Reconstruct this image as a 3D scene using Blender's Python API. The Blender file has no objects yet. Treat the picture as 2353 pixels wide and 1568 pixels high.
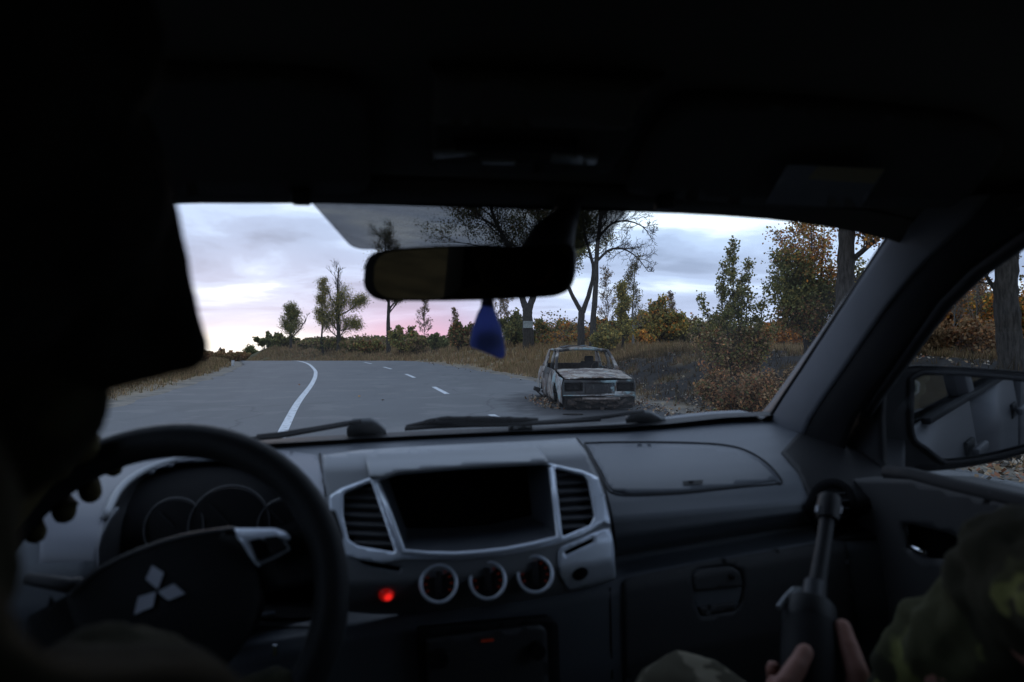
import bpy, bmesh, math, random
import numpy as np
from mathutils import Vector, Matrix, noise, geometry
random.seed(7); rng = np.random.default_rng(7)
S = bpy.context.scene; COL = S.collection
V = Vector; PI = math.pi

# ------------------------------------------------------------------ camera
EYE = V((0, 0, 1.42))
cam_data = bpy.data.cameras.new('camera'); cam = bpy.data.objects.new('camera', cam_data); COL.objects.link(cam)
cam.location = EYE; cam.rotation_euler = (math.radians(90), 0, 0)
cam_data.sensor_width = 36; cam_data.lens = 24; cam_data.clip_start = 0.03; cam_data.clip_end = 9000
cam_data.dof.use_dof = True; cam_data.dof.focus_distance = 13.0; cam_data.dof.aperture_fstop = 4.8
S.camera = cam

# ------------------------------------------------------------------ sky
SUN_AZ, SUN_EL = math.radians(-22), math.radians(1.6)
world = bpy.data.worlds.new('World'); S.world = world; world.use_nodes = True
nt = world.node_tree; nt.nodes.clear()
def N(tree, t, **kw):
    n = tree.nodes.new(t)
    for k, v in kw.items(): setattr(n, k, v)
    return n
def L(tree, a, b): tree.links.new(a, b)
def mth(tree, op, a, b=None, c=None, clamp=False):
    n = N(tree, 'ShaderNodeMath', operation=op, use_clamp=clamp)
    for i, x in enumerate((a, b, c)):
        if x is None: continue
        if isinstance(x, (int, float)): n.inputs[i].default_value = x
        else: L(tree, x, n.inputs[i])
    return n.outputs[0]
def mixc(tree, f, a, b, mode='MIX'):
    n = N(tree, 'ShaderNodeMix', data_type='RGBA', blend_type=mode)
    for s, x in ((n.inputs[0], f), (n.inputs[6], a), (n.inputs[7], b)):
        if isinstance(x, (int, float)): s.default_value = x
        elif isinstance(x, tuple): s.default_value = (*x, 1) if len(x) == 3 else x
        else: L(tree, x, s)
    return n.outputs[2]
def ramp(tree, f, stops, interp='LINEAR'):
    n = N(tree, 'ShaderNodeValToRGB'); n.color_ramp.interpolation = interp
    e = n.color_ramp.elements
    while len(e) < len(stops): e.new(0.5)
    for i, (p, c) in enumerate(stops):
        e[i].position = p; e[i].color = (c, c, c, 1) if isinstance(c, (int, float)) else (*c, 1)
    L(tree, f, n.inputs[0]); return n.outputs[0]
sky = N(nt, 'ShaderNodeTexSky', sky_type='NISHITA', sun_disc=False, sun_elevation=SUN_EL, sun_rotation=SUN_AZ,
        altitude=100, air_density=1.0, dust_density=2.0, ozone_density=1.5)
tc = N(nt, 'ShaderNodeTexCoord'); sep = N(nt, 'ShaderNodeSeparateXYZ'); L(nt, tc.outputs['Generated'], sep.inputs[0])
zc = mth(nt, 'MAXIMUM', sep.outputs[2], 0.0)
den = mth(nt, 'ADD', zc, 0.15)
px = mth(nt, 'DIVIDE', sep.outputs[0], den); py = mth(nt, 'DIVIDE', sep.outputs[1], den)
cmb = N(nt, 'ShaderNodeCombineXYZ'); L(nt, px, cmb.inputs[0]); L(nt, py, cmb.inputs[1])
mp = N(nt, 'ShaderNodeMapping'); L(nt, cmb.outputs[0], mp.inputs[0]); mp.inputs['Scale'].default_value = (0.95, 1.15, 1)
mp.inputs['Rotation'].default_value = (0, 0, 0.12); mp.inputs['Location'].default_value = (3.1, 1.7, 0)
n1 = N(nt, 'ShaderNodeTexNoise'); L(nt, mp.outputs[0], n1.inputs['Vector']); n1.inputs['Scale'].default_value = 0.9
n1.inputs['Detail'].default_value = 9; n1.inputs['Roughness'].default_value = 0.5; n1.inputs['Distortion'].default_value = 0.5
clouds = ramp(nt, n1.outputs[0], [(0.34, (0.27, 0.335, 0.47)), (0.46, (0.385, 0.47, 0.645)), (0.535, (0.50, 0.61, 0.81)), (0.64, (0.88, 0.98, 1.08))], 'EASE')
# low in the sky the cloud sheet turns lavender, with a pink and a yellow glow where the sun has gone down
clouds = mixc(nt, ramp(nt, zc, [(0.0, 0.6), (0.14, 0.0)]), clouds, mixc(nt, n1.outputs[0], (0.37, 0.395, 0.54), (0.68, 0.69, 0.84)))
def gauss_az(az, width):
    dx, dy = math.sin(math.radians(az)), math.cos(math.radians(az))
    d = mth(nt, 'ADD', mth(nt, 'MULTIPLY', sep.outputs[0], dx), mth(nt, 'MULTIPLY', sep.outputs[1], dy))
    return mth(nt, 'EXPONENT', mth(nt, 'DIVIDE', mth(nt, 'SUBTRACT', d, 1.0), width))
def low(h): return mth(nt, 'EXPONENT', mth(nt, 'DIVIDE', mth(nt, 'MULTIPLY', zc, -1.0), h))
pink = mth(nt, 'MULTIPLY', mth(nt, 'MULTIPLY', gauss_az(-8, 0.008), low(0.04)), 1.0, clamp=True)
clouds = mixc(nt, pink, clouds, (0.80, 0.40, 0.52))
yel = mth(nt, 'MULTIPLY', mth(nt, 'MULTIPLY', gauss_az(-22, 0.010), low(0.014)), 1.6, clamp=True)
clouds = mixc(nt, yel, clouds, (1.08, 0.98, 0.86))
skyg = mixc(nt, 1.0, sky.outputs[0], (0.10, 0.10, 0.10), 'MULTIPLY')
allc = mixc(nt, 0.93, skyg, clouds)
allc = mixc(nt, 1.0, allc, (0.96, 1.0, 1.05), 'MULTIPLY')
bg = N(nt, 'ShaderNodeBackground'); L(nt, allc, bg.inputs[0]); bg.inputs[1].default_value = 1.47
wo = N(nt, 'ShaderNodeOutputWorld'); L(nt, bg.outputs[0], wo.inputs[0])

sun_d = bpy.data.lights.new('sun', 'SUN'); sun_d.energy = 0.12; sun_d.angle = math.radians(14); sun_d.color = (1.0, 0.72, 0.52)
sun = bpy.data.objects.new('sun', sun_d); COL.objects.link(sun)
sdir = V((math.sin(SUN_AZ) * math.cos(0.05), math.cos(SUN_AZ) * math.cos(0.05), math.sin(0.05)))
sun.rotation_euler = (-sdir).to_track_quat('-Z', 'Y').to_euler()
S.view_settings.view_transform = 'Standard'; S.view_settings.look = 'None'; S.view_settings.gamma = 1
S.view_settings.use_curve_mapping = False; S.view_settings.exposure = 0.0
S.cycles.max_bounces = 10; S.cycles.transparent_max_bounces = 24; S.cycles.diffuse_bounces = 4; S.cycles.glossy_bounces = 4
S.cycles.use_denoising = True; S.cycles.caustics_reflective = False; S.cycles.caustics_refractive = False

# ------------------------------------------------------------------ materials
def material(name, col, rough=0.6, col2=None, nscale=8.0, bump=0.0, bscale=60.0, metal=0.0, spec=0.5, attr=None, stretch=None, contrast=(0.35, 0.65), sheen=0, trans=0.0):
    m = bpy.data.materials.new(name); m.use_nodes = True; t = m.node_tree
    b = t.nodes['Principled BSDF']; b.inputs['Roughness'].default_value = rough; b.inputs['Metallic'].default_value = metal
    b.inputs['Specular IOR Level'].default_value = spec
    if sheen: b.inputs['Sheen Weight'].default_value = sheen
    co = N(t, 'ShaderNodeTexCoord'); vec = co.outputs['Object']
    if stretch:
        mpn = N(t, 'ShaderNodeMapping'); mpn.inputs['Scale'].default_value = stretch; L(t, vec, mpn.inputs[0]); vec = mpn.outputs[0]
    c = None
    if col2 is not None:
        n = N(t, 'ShaderNodeTexNoise'); L(t, vec, n.inputs['Vector']); n.inputs['Scale'].default_value = nscale; n.inputs['Detail'].default_value = 6
        c = mixc(t, ramp(t, n.outputs[0], [(contrast[0], 0.0), (contrast[1], 1.0)]), col, col2)
    if attr:
        a = N(t, 'ShaderNodeVertexColor', layer_name=attr)
        c = mixc(t, 1.0, c, a.outputs[0], 'MULTIPLY') if c is not None else a.outputs[0]
    if c is not None: L(t, c, b.inputs['Base Color'])
    else: b.inputs['Base Color'].default_value = (*col, 1)
    if bump:
        n = N(t, 'ShaderNodeTexNoise'); L(t, vec, n.inputs['Vector']); n.inputs['Scale'].default_value = bscale; n.inputs['Detail'].default_value = 4
        bp = N(t, 'ShaderNodeBump'); bp.inputs['Strength'].default_value = bump; bp.inputs['Distance'].default_value = 0.02 if bscale < 60 else 0.002
        L(t, n.outputs[0], bp.inputs['Height']); L(t, bp.outputs[0], b.inputs['Normal'])
    if trans:
        tr = N(t, 'ShaderNodeBsdfTranslucent'); mxs = N(t, 'ShaderNodeMixShader'); mxs.inputs[0].default_value = trans
        if c is not None: L(t, c, tr.inputs[0])
        else: tr.inputs[0].default_value = (*col, 1)
        out = t.nodes['Material Output']; L(t, b.outputs[0], mxs.inputs[1]); L(t, tr.outputs[0], mxs.inputs[2]); L(t, mxs.outputs[0], out.inputs[0])
    return m
def glass_mat(name, tint=(0.93, 0.95, 0.95), refl=1.0):
    m = bpy.data.materials.new(name); m.use_nodes = True; t = m.node_tree; t.nodes.clear()
    tr = N(t, 'ShaderNodeBsdfTransparent'); tr.inputs[0].default_value = (*tint, 1)
    gl = N(t, 'ShaderNodeBsdfGlossy'); gl.inputs['Roughness'].default_value = 0.02
    ge = N(t, 'ShaderNodeNewGeometry'); dp = N(t, 'ShaderNodeVectorMath', operation='DOT_PRODUCT'); L(t, ge.outputs['Normal'], dp.inputs[0]); L(t, ge.outputs['Incoming'], dp.inputs[1])
    fr = mth(t, 'ADD', mth(t, 'MULTIPLY', mth(t, 'POWER', mth(t, 'SUBTRACT', 1.0, mth(t, 'ABSOLUTE', dp.outputs['Value'])), 5.0), 0.95), 0.045)
    ms = N(t, 'ShaderNodeMixShader'); L(t, mth(t, 'MULTIPLY', fr, refl), ms.inputs[0])
    L(t, tr.outputs[0], ms.inputs[1]); L(t, gl.outputs[0], ms.inputs[2])
    o = N(t, 'ShaderNodeOutputMaterial'); L(t, ms.outputs[0], o.inputs[0]); return m

# ------------------------------------------------------------------ object helpers
def link(name, me, mat=None, parent=None, smooth=True, **props):
    o = bpy.data.objects.new(name, me); COL.objects.link(o)
    if mat is not None and not me.materials: me.materials.append(mat)
    if smooth and isinstance(me, bpy.types.Mesh) and len(me.polygons):
        me.polygons.foreach_set('use_smooth', [True] * len(me.polygons))
    if parent is not None: o.parent = parent
    for k, v in props.items(): o[k] = v
    return o
def mesh(name, verts, faces, mat=None, parent=None, smooth=False, **props):
    me = bpy.data.meshes.new(name); me.from_pydata([tuple(v) for v in verts], [], [tuple(f) for f in faces]); me.update()
    return link(name, me, mat, parent, smooth, **props)
def bmobj(name, bm, mat=None, parent=None, smooth=False, angle=None, **props):
    me = bpy.data.meshes.new(name); bm.to_mesh(me); bm.free()
    o = link(name, me, mat, parent, smooth, **props)
    if smooth and angle is not None:
        me.set_sharp_from_angle(angle=math.radians(angle))
    return o
def empty(name, loc=(0, 0, 0), rz=0, **props):
    o = bpy.data.objects.new(name, None); COL.objects.link(o); o.location = loc; o.rotation_euler = (0, 0, rz); o.empty_display_size = 0.1
    for k, v in props.items(): o[k] = v
    return o
def bm_box(bm, c, s, rot=None, bevel=0.0):
    r = bmesh.ops.create_cube(bm, size=1.0)['verts']
    M = Matrix.Translation(V(c)) @ (rot.to_4x4() if rot is not None else Matrix.Identity(4)) @ Matrix.Diagonal((*s, 1))
    bmesh.ops.transform(bm, matrix=M, verts=r)
    if bevel:
        es = list({e for v in r for e in v.link_edges})
        bmesh.ops.bevel(bm, geom=es, offset=bevel, segments=2, affect='EDGES', profile=0.5)
def bm_tube(bm, pts, rad, n=8, cap=True, flat=1.0):
    pts = [V(p) for p in pts]; rads = rad if isinstance(rad, (list, tuple)) else [rad] * len(pts)
    prev = None; rings = []
    for i, p in enumerate(pts):
        d = (pts[min(i + 1, len(pts) - 1)] - pts[max(i - 1, 0)]).normalized()
        if prev is None:
            a = d.cross(V((0, 0, 1)));  a = a if a.length > 0.1 else d.cross(V((1, 0, 0))); a.normalize()
        else:
            a = (prev - d * prev.dot(d)).normalized()
        prev = a; b = d.cross(a)
        rings.append([bm.verts.new(p + (a * math.cos(2 * PI * k / n) + b * math.sin(2 * PI * k / n) * flat) * rads[i]) for k in range(n)])
    for r0, r1 in zip(rings, rings[1:]):
        for k in range(n): bm.faces.new((r0[k], r0[(k + 1) % n], r1[(k + 1) % n], r1[k]))
    if cap:
        bm.faces.new(rings[0][::-1]); bm.faces.new(rings[-1])
    return rings
def bm_loop(bm, pts, rad, n=6):
    """closed tube through pts"""
    pts = [V(p) for p in pts]; m = len(pts); rings = []; prev = None
    for i, p in enumerate(pts):
        d = (pts[(i + 1) % m] - pts[i - 1]).normalized()
        a = (prev - d * prev.dot(d)) if prev is not None else d.orthogonal()
        a.normalize(); prev = a; b = d.cross(a)
        rings.append([bm.verts.new(p + (a * math.cos(2 * PI * k / n) + b * math.sin(2 * PI * k / n)) * rad) for k in range(n)])
    # match the last ring to the first
    best = min(range(n), key=lambda s: sum((rings[-1][(k + s) % n].co - rings[0][k].co).length for k in range(n)))
    for i in range(m):
        r0, r1 = rings[i], rings[(i + 1) % m]; s = best if i == m - 1 else 0
        for k in range(n): bm.faces.new((r0[(k + s) % n], r0[(k + 1 + s) % n], r1[(k + 1) % n], r1[k]))
def smoothstep(a, b, x):
    t = np.clip((np.asarray(x, float) - a) / (b - a), 0, 1); return t * t * (3 - 2 * t)
def catmull(pts, step=8):
    out = []; P = [V(p) for p in pts]; P = [P[0] * 2 - P[1]] + P + [P[-1] * 2 - P[-2]]
    for i in range(1, len(P) - 2):
        for k in range(step):
            t = k / step
            out.append(0.5 * ((2 * P[i]) + (P[i + 1] - P[i - 1]) * t + (2 * P[i - 1] - 5 * P[i] + 4 * P[i + 1] - P[i + 2]) * t * t + (3 * P[i] - P[i - 1] - 3 * P[i + 1] + P[i + 2]) * t ** 3))
    out.append(P[-2]); return out

# the photograph's own grid (2353 x 1568) turned into a direction; used to lay points on real surfaces
FPX = 1569.0
def wdir(u, v): return V(((u - 1176.5) / FPX, 1.0, (784.0 - v) / FPX))
def wat(u, v, d): return EYE + wdir(u, v) * d

# ------------------------------------------------------------------ the road line and the ground
line_pts = [(1.6, -30), (1.0, -20), (0.2, -8), (-0.9, 0), (-2.2, 5.6), (-3.7, 11.1), (-4.95, 15.8), (-6.55, 22.3), (-8.23, 28.6), (-10.1, 34.8),
            (-13.5, 44.6), (-17.9, 54.3), (-24.5, 66), (-34, 78), (-48, 90), (-70, 102), (-110, 114), (-170, 124), (-260, 132)]
line = np.array([(p.x, p.y) for p in catmull([(x, y, 0) for x, y in line_pts], 8)])
seg = np.diff(line, axis=0); seglen = np.hypot(seg[:, 0], seg[:, 1]); arc = np.concatenate([[0], np.cumsum(seglen)])
tan_ = np.gradient(line, axis=0); tan_ /= np.hypot(tan_[:, 0], tan_[:, 1])[:, None]
nrm = np.stack([tan_[:, 1], -tan_[:, 0]], 1)              # to the right of the line
LANE = 3.72; RIGHT = 7.5; LEFT = -3.75
def lateral(x, y):
    x = np.asarray(x, float).ravel(); y = np.asarray(y, float).ravel(); out = np.empty(len(x))
    for i0 in range(0, len(x), 4000):
        X = x[i0:i0 + 4000, None]; Y = y[i0:i0 + 4000, None]
        d2 = (X - line[None, :, 0]) ** 2 + (Y - line[None, :, 1]) ** 2
        k = d2.argmin(1)
        px_, py_ = line[k, 0], line[k, 1]
        out[i0:i0 + 4000] = (X[:, 0] - px_) * nrm[k, 0] + (Y[:, 0] - py_) * nrm[k, 1]
    return out
def crest(y):
    y = np.asarray(y, float); t = np.clip(y - 46, 0, 8)
    z = -0.0022 * t * t - np.clip(y - 54, 0, None) * 0.0352
    return z
def vnoise(x, y, s, seed=0.0):
    """cheap smooth noise from sines"""
    x = np.asarray(x) * s + seed; y = np.asarray(y) * s + seed * 1.7
    return (np.sin(x * 1.7 + 1.3 * np.sin(y * 1.1)) + np.sin(y * 2.3 + 1.7 * np.sin(x * 0.9 + 2.0)) + np.sin((x + y) * 1.3 + 0.7 * np.sin(x * 2.1 - y))) / 3
def ground_z(x, y, s=None):
    x = np.asarray(x, float).ravel(); y = np.asarray(y, float).ravel()
    if s is None: s = lateral(x, y)
    sr = s - RIGHT; sl = LEFT - s
    base = crest(y)
    view = np.where(y > 45, smoothstep(-0.40, -0.33, x / np.maximum(y, 1)), 1.0); right = smoothstep(1, 14, sr) * (1 - smoothstep(150, 400, y)) * view
    z = base * (1 - 0.95 * right)
    bank = 1.02 * smoothstep(0.9, 6.5, sr) + 0.75 * smoothstep(12, 45, sr) + 0.5 * smoothstep(40, 140, sr)
    z = z + bank * view + 0.62 * smoothstep(0.6, 5.5, sl) * (1 - smoothstep(42, 62, y))
    off = smoothstep(0.3, 2.5, sr) + smoothstep(0.3, 2.5, sl)
    z = z + off * (0.10 * vnoise(x, y, 0.55) + 0.045 * vnoise(x, y, 2.1, 3.0) + 0.02 * vnoise(x, y, 6.3, 8.0))
    z = z - 0.05 + 0.03 * off
    return z
def gz(x, y): return float(ground_z([x], [y])[0])

def axis(dense0, dense1, step, lo, hi):
    a = list(np.arange(dense0, dense1, step)); d = step; x = a[-1]
    while x < hi: d *= 1.16; x += d; a.append(x)
    d = step; x = a[0]
    while x > lo: d *= 1.16; x -= d; a.insert(0, x)
    return np.array(a)
gx = axis(-24, 34, 0.3, -4500, 4500); gy = axis(2, 72, 0.32, -600, 7000)
GX, GY = np.meshgrid(gx, gy); gs = lateral(GX, GY); GZ = ground_z(GX, GY, gs)
def grid_mesh(name, X, Y, Z, mat, **props):
    ny, nx = X.shape; vs = np.stack([X.ravel(), Y.ravel(), Z.ravel()], 1)
    idx = np.arange(nx * ny).reshape(ny, nx)
    f = np.stack([idx[:-1, :-1].ravel(), idx[:-1, 1:].ravel(), idx[1:, 1:].ravel(), idx[1:, :-1].ravel()], 1)
    me = bpy.data.meshes.new(name); me.vertices.add(len(vs)); me.vertices.foreach_set('co', vs.ravel())
    me.loops.add(f.size); me.loops.foreach_set('vertex_index', f.ravel()); me.polygons.add(len(f))
    me.polygons.foreach_set('loop_start', np.arange(0, f.size, 4)); me.polygons.foreach_set('loop_total', np.full(len(f), 4)); me.update()
    return link(name, me, mat, **props)
def burn_mask(x, y, s):
    sr = np.asarray(s) - RIGHT; n = vnoise(x, y, 0.8, 5.0) * 1.3 + vnoise(x, y, 2.7, 1.0) * 0.6
    m = smoothstep(0.2, 1.2, sr + 0.4 * n - 0.35) * smoothstep(8.5, 7.6, sr + n * 0.5) * smoothstep(5, 8, np.asarray(y) + n) * smoothstep(30, 25, np.asarray(y) + n * 1.5)
    m = m * (0.30 + 0.70 * smoothstep(-0.55, 0.0, vnoise(x, y, 1.5, 9.0) + 0.45 * smoothstep(2, 7, sr)))
    return m
def set_attr(o, name, rgb):
    a = o.data.color_attributes.new(name, 'FLOAT_COLOR', 'POINT')
    c = np.ones((len(rgb), 4)); c[:, :3] = rgb; a.data.foreach_set('color', c.ravel())

GRASS = np.array((0.22, 0.165, 0.105)); GREEN = np.array((0.080, 0.085, 0.032)); SHOULDER = np.array((0.17, 0.155, 0.135)); SOOT = np.array((0.022, 0.020, 0.019))
def ground_colour(x, y, s):
    sr = s - RIGHT; sl = LEFT - s
    a = (0.5 + 0.5 * vnoise(x, y, 0.35, 2.0))[:, None]
    c = GRASS * (0.75 + 0.5 * a) * 0.8 + GREEN * 0.25 * (1 - a)
    sh = (np.maximum(smoothstep(1.6, 0.5, sr + 0.4 * vnoise(x, y, 1.9)), 0) * smoothstep(-1, 0, sr) + smoothstep(1.3, 0.5, sl) * smoothstep(-1, 0, sl))[:, None]
    c = c * (1 - sh) + SHOULDER * sh
    far = smoothstep(60, 85, y)[:, None]; c = c * (1 - far) + np.array((0.075, 0.066, 0.035)) * far
    b = burn_mask(x, y, s)[:, None]
    return c * (1 - b) + SOOT * b
m_ground = material('ground_earth', (0.75, 0.75, 0.75), 0.95, (1.35, 1.3, 1.2), 1.7, 0.8, 14.0, attr='tone', spec=0.1)
ground = grid_mesh('ground', GX, GY, GZ, m_ground, kind='structure')
set_attr(ground, 'tone', ground_colour(GX.ravel(), GY.ravel(), gs))

# asphalt, as a strip that follows the line
def strip(name, o0, o1, z, mat, a0=0, a1=None, nlat=2, parent=None, **props):
    a1 = arc[-1] if a1 is None else a1
    A = np.unique(np.concatenate([[a0, a1], arc[(arc > a0) & (arc < a1)]]))
    cx = np.interp(A, arc, line[:, 0]); cy = np.interp(A, arc, line[:, 1]); nx_ = np.interp(A, arc, nrm[:, 0]); ny_ = np.interp(A, arc, nrm[:, 1])
    lat = np.linspace(o0, o1, nlat); vs = []; fs = []
    for i in range(len(A)):
        for l in lat:
            l2 = l
            if nlat > 4 and (l in (lat[0], lat[-1])): l2 = l + 0.12 * math.sin(A[i] * 1.9) + 0.07 * math.sin(A[i] * 5.3 + 1)
            x, y = cx[i] + nx_[i] * l2, cy[i] + ny_[i] * l2
            vs.append((x, y, float(crest(y)) + z))
    for i in range(len(A) - 1):
        for j in range(nlat - 1):
            k = i * nlat + j; fs.append((k, k + 1, k + nlat + 1, k + nlat))
    return mesh(name, vs, fs, mat, parent, **props)
def road_mat():
    m = bpy.data.materials.new('asphalt'); m.use_nodes = True; t = m.node_tree; b = t.nodes['Principled BSDF']
    co = N(t, 'ShaderNodeTexCoord').outputs['Object']
    def noise_(s, d=5, st=None):
        v = co
        if st: mp_ = N(t, 'ShaderNodeMapping'); mp_.inputs['Scale'].default_value = st; L(t, co, mp_.inputs[0]); v = mp_.outputs[0]
        n = N(t, 'ShaderNodeTexNoise'); n.inputs['Scale'].default_value = s; n.inputs['Detail'].default_value = d; L(t, v, n.inputs['Vector']); return n.outputs[0]
    c = mixc(t, ramp(t, noise_(0.35), [(0.3, 0.0), (0.7, 1.0)]), (0.066, 0.069, 0.072), (0.088, 0.091, 0.094))
    c = mixc(t, ramp(t, noise_(40, 3), [(0.35, 0.0), (0.7, 1.0)]), c, mixc(t, 0.35, c, (0.2, 0.2, 0.2)))
    c = mixc(t, ramp(t, noise_(1.2, 6, (1, 0.10, 1)), [(0.52, 0.0), (0.6, 0.16), (0.75, 0.3)]), c, (0.06, 0.06, 0.065))
    vv = N(t, 'ShaderNodeTexVoronoi', feature='DISTANCE_TO_EDGE'); vv.inputs['Scale'].default_value = 0.16; wv = N(t, 'ShaderNodeVectorMath', operation='ADD'); nv = N(t, 'ShaderNodeTexNoise'); nv.inputs['Scale'].default_value = 0.7; nv.inputs['Detail'].default_value = 7; L(t, co, nv.inputs['Vector']); L(t, co, wv.inputs[0]); L(t, nv.outputs['Color'], wv.inputs[1]); L(t, wv.outputs[0], vv.inputs['Vector'])
    c = mixc(t, ramp(t, vv.outputs[0], [(0.0, 0.55), (0.006, 0.0)]), c, (0.03, 0.03, 0.033))
    c = mixc(t, ramp(t, noise_(0.9, 8), [(0.56, 0.0), (0.62, 0.35)]), c, (0.16, 0.155, 0.15))
    # soot and burnt oil around the wreck
    tc_ = N(t, 'ShaderNodeMapping'); L(t, co, tc_.inputs[0]); tc_.vector_type = 'TEXTURE'
    tc_.inputs['Location'].default_value = (2.1, 15.2, 0); tc_.inputs['Scale'].default_value = (2.1, 4.2, 4); tc_.inputs['Rotation'].default_value = (0, 0, 0.1)
    g = N(t, 'ShaderNodeVectorMath', operation='LENGTH'); L(t, tc_.outputs[0], g.inputs[0])
    d = mth(t, 'ADD', g.outputs['Value'], mth(t, 'MULTIPLY', mth(t, 'SUBTRACT', noise_(2.2, 5), 0.5), 0.9))
    d = mth(t, 'MULTIPLY', d, 0.5)
    c = mixc(t, ramp(t, d, [(0.385, 0.95), (0.48, 0.6), (0.60, 0.0)]), c, (0.015, 0.015, 0.017))
    L(t, c, b.inputs['Base Color']); b.inputs['Roughness'].default_value = 0.78; b.inputs['Specular IOR Level'].default_value = 0.35
    bp = N(t, 'ShaderNodeBump'); bp.inputs['Strength'].default_value = 0.35; bp.inputs['Distance'].default_value = 0.004; L(t, noise_(150, 3), bp.inputs['Height']); L(t, bp.outputs[0], b.inputs['Normal'])
    return m
m_road = road_mat()
road = strip('road', LEFT, RIGHT, 0.0, m_road, nlat=9, kind='structure')
def paint_mat():
    m = bpy.data.materials.new('road_paint'); m.use_nodes = True; t = m.node_tree; b = t.nodes['Principled BSDF']
    co = N(t, 'ShaderNodeTexCoord').outputs['Object']; n = N(t, 'ShaderNodeTexNoise'); n.inputs['Scale'].default_value = 9; n.inputs['Detail'].default_value = 8
    L(t, co, n.inputs['Vector']); L(t, mixc(t, ramp(t, n.outputs[0], [(0.36, 0.0), (0.46, 1.0)]), (0.20, 0.205, 0.215), (0.56, 0.58, 0.60)), b.inputs['Base Color'])
    b.inputs['Roughness'].default_value = 0.7; return m
m_paint = paint_mat()
strip('lane_line', -0.075, 0.075, 0.004, m_paint, kind='structure')
# dashes: one starts 17.6 m ahead
a_ref = arc[np.argmin(np.hypot(line[:, 0] + 5.2, line[:, 1] - 17.0))] + 0.1
for k in range(-4, 12):
    a0 = a_ref + k * 8.3
    o = strip('lane_dash', LANE - 0.07, LANE + 0.07, 0.004, m_paint, a0, a0 + 2.9, kind='structure')

# ------------------------------------------------------------------ loose stuff: grass, leaves
def quads_mesh(name, P, U, Wd, cols, mat, tri=False, attr='tone', parent=None, **props):
    """P base centre, U up vector, Wd half width vector (n,3 each). Blades are triangles, leaves are quads"""
    n = len(P)
    if tri:
        vs = np.stack([P - Wd, P + Wd, P + U], 1).reshape(-1, 3); k = 3
    else:
        vs = np.stack([P - U * 0.5, P + Wd, P + U * 0.5, P - Wd], 1).reshape(-1, 3); k = 4
    me = bpy.data.meshes.new(name); me.vertices.add(len(vs)); me.vertices.foreach_set('co', vs.astype(np.float32).ravel())
    me.loops.add(n * k); me.loops.foreach_set('vertex_index', np.arange(n * k)); me.polygons.add(n)
    me.polygons.foreach_set('loop_start', np.arange(0, n * k, k)); me.polygons.foreach_set('loop_total', np.full(n, k)); me.update()
    o = link(name, me, mat, parent, smooth=False, **props)
    set_attr(o, attr, np.repeat(cols, k, 0)); return o
m_blade = material('dry_grass', (1, 1, 1), 0.9, (0.7, 0.68, 0.65), 30, attr='tone', spec=0.1, trans=0.25)
def scatter_ground(n, xr, yr, dens):
    x = rng.uniform(*xr, n); y = rng.uniform(*yr, n); s = lateral(x, y); keep = rng.random(n) < dens(x, y, s)
    x, y, s = x[keep], y[keep], s[keep]; return x, y, s, ground_z(x, y, s)
def blades(name, n, xr, yr, dens, hr, palette, lab=None):
    x, y, s, z = scatter_ground(n, xr, yr, dens); m = len(x)
    k = 5; X = np.repeat(x, k) + rng.normal(0, 0.05, m * k); Y = np.repeat(y, k) + rng.normal(0, 0.05, m * k); Z = np.repeat(z, k) - 0.02
    h = np.repeat(rng.uniform(*hr, m) * (0.7 + 0.6 * (0.5 + 0.5 * vnoise(x, y, 0.7, 4))), k) * rng.uniform(0.5, 1.1, m * k)
    ang = rng.uniform(0, 2 * PI, m * k); lean = rng.uniform(0.1, 0.6, m * k) * h
    U = np.stack([np.cos(ang) * lean, np.sin(ang) * lean, h], 1); wa = rng.uniform(0, 2 * PI, m * k)
    dist = np.hypot(X, Y); w = 0.004 + 0.00045 * dist
    Wd = np.stack([np.cos(wa) * w, np.sin(wa) * w, np.zeros(m * k)], 1)
    pal = np.array(palette); c = 1.75 * np.array((1.08, 0.99, 0.84)) * pal[rng.integers(0, len(pal), m * k)] * rng.uniform(0.6, 1.25, (m * k, 1))
    b = np.repeat(burn_mask(x, y, s), k)[:, None]; c = c * (1 - 0.75 * b)
    return quads_mesh(name, np.stack([X, Y, Z], 1), U, Wd, c, m_blade, tri=True, kind='stuff', **({'label': lab} if lab else {}))
DRY = [(0.21, 0.155, 0.09), (0.16, 0.115, 0.065), (0.25, 0.19, 0.115), (0.12, 0.085, 0.05), (0.10, 0.095, 0.045), (0.19, 0.12, 0.08)]
def d_right(x, y, s):
    sr = s - RIGHT; return smoothstep(0.7, 2.0, sr) * (1 - 0.95 * burn_mask(x, y, s))
blades('dry_grass', 90000, (-2, 20), (3, 34), d_right, (0.10, 0.34), DRY, 'dry brown grass covering the bank right of the road')
blades('dry_grass', 120000, (-50, 44), (24, 125), lambda x, y, s: smoothstep(0.7, 2.2, s - RIGHT) * (1 - 0.8 * burn_mask(x, y, s)), (0.2, 0.55), DRY, 'tall dry grass on the rise behind the roadside trees')
blades('dry_grass', 52000, (-26, -8), (8, 62), lambda x, y, s: smoothstep(0.5, 1.8, LEFT - s) * smoothstep(9, 6, LEFT - s) * smoothstep(56, 48, y), (0.10, 0.30), DRY[:2] + [(0.10, 0.07, 0.04), (0.08, 0.075, 0.035), (0.17, 0.12, 0.08)], 'brown grass and weeds on the bank left of the road')

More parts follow.
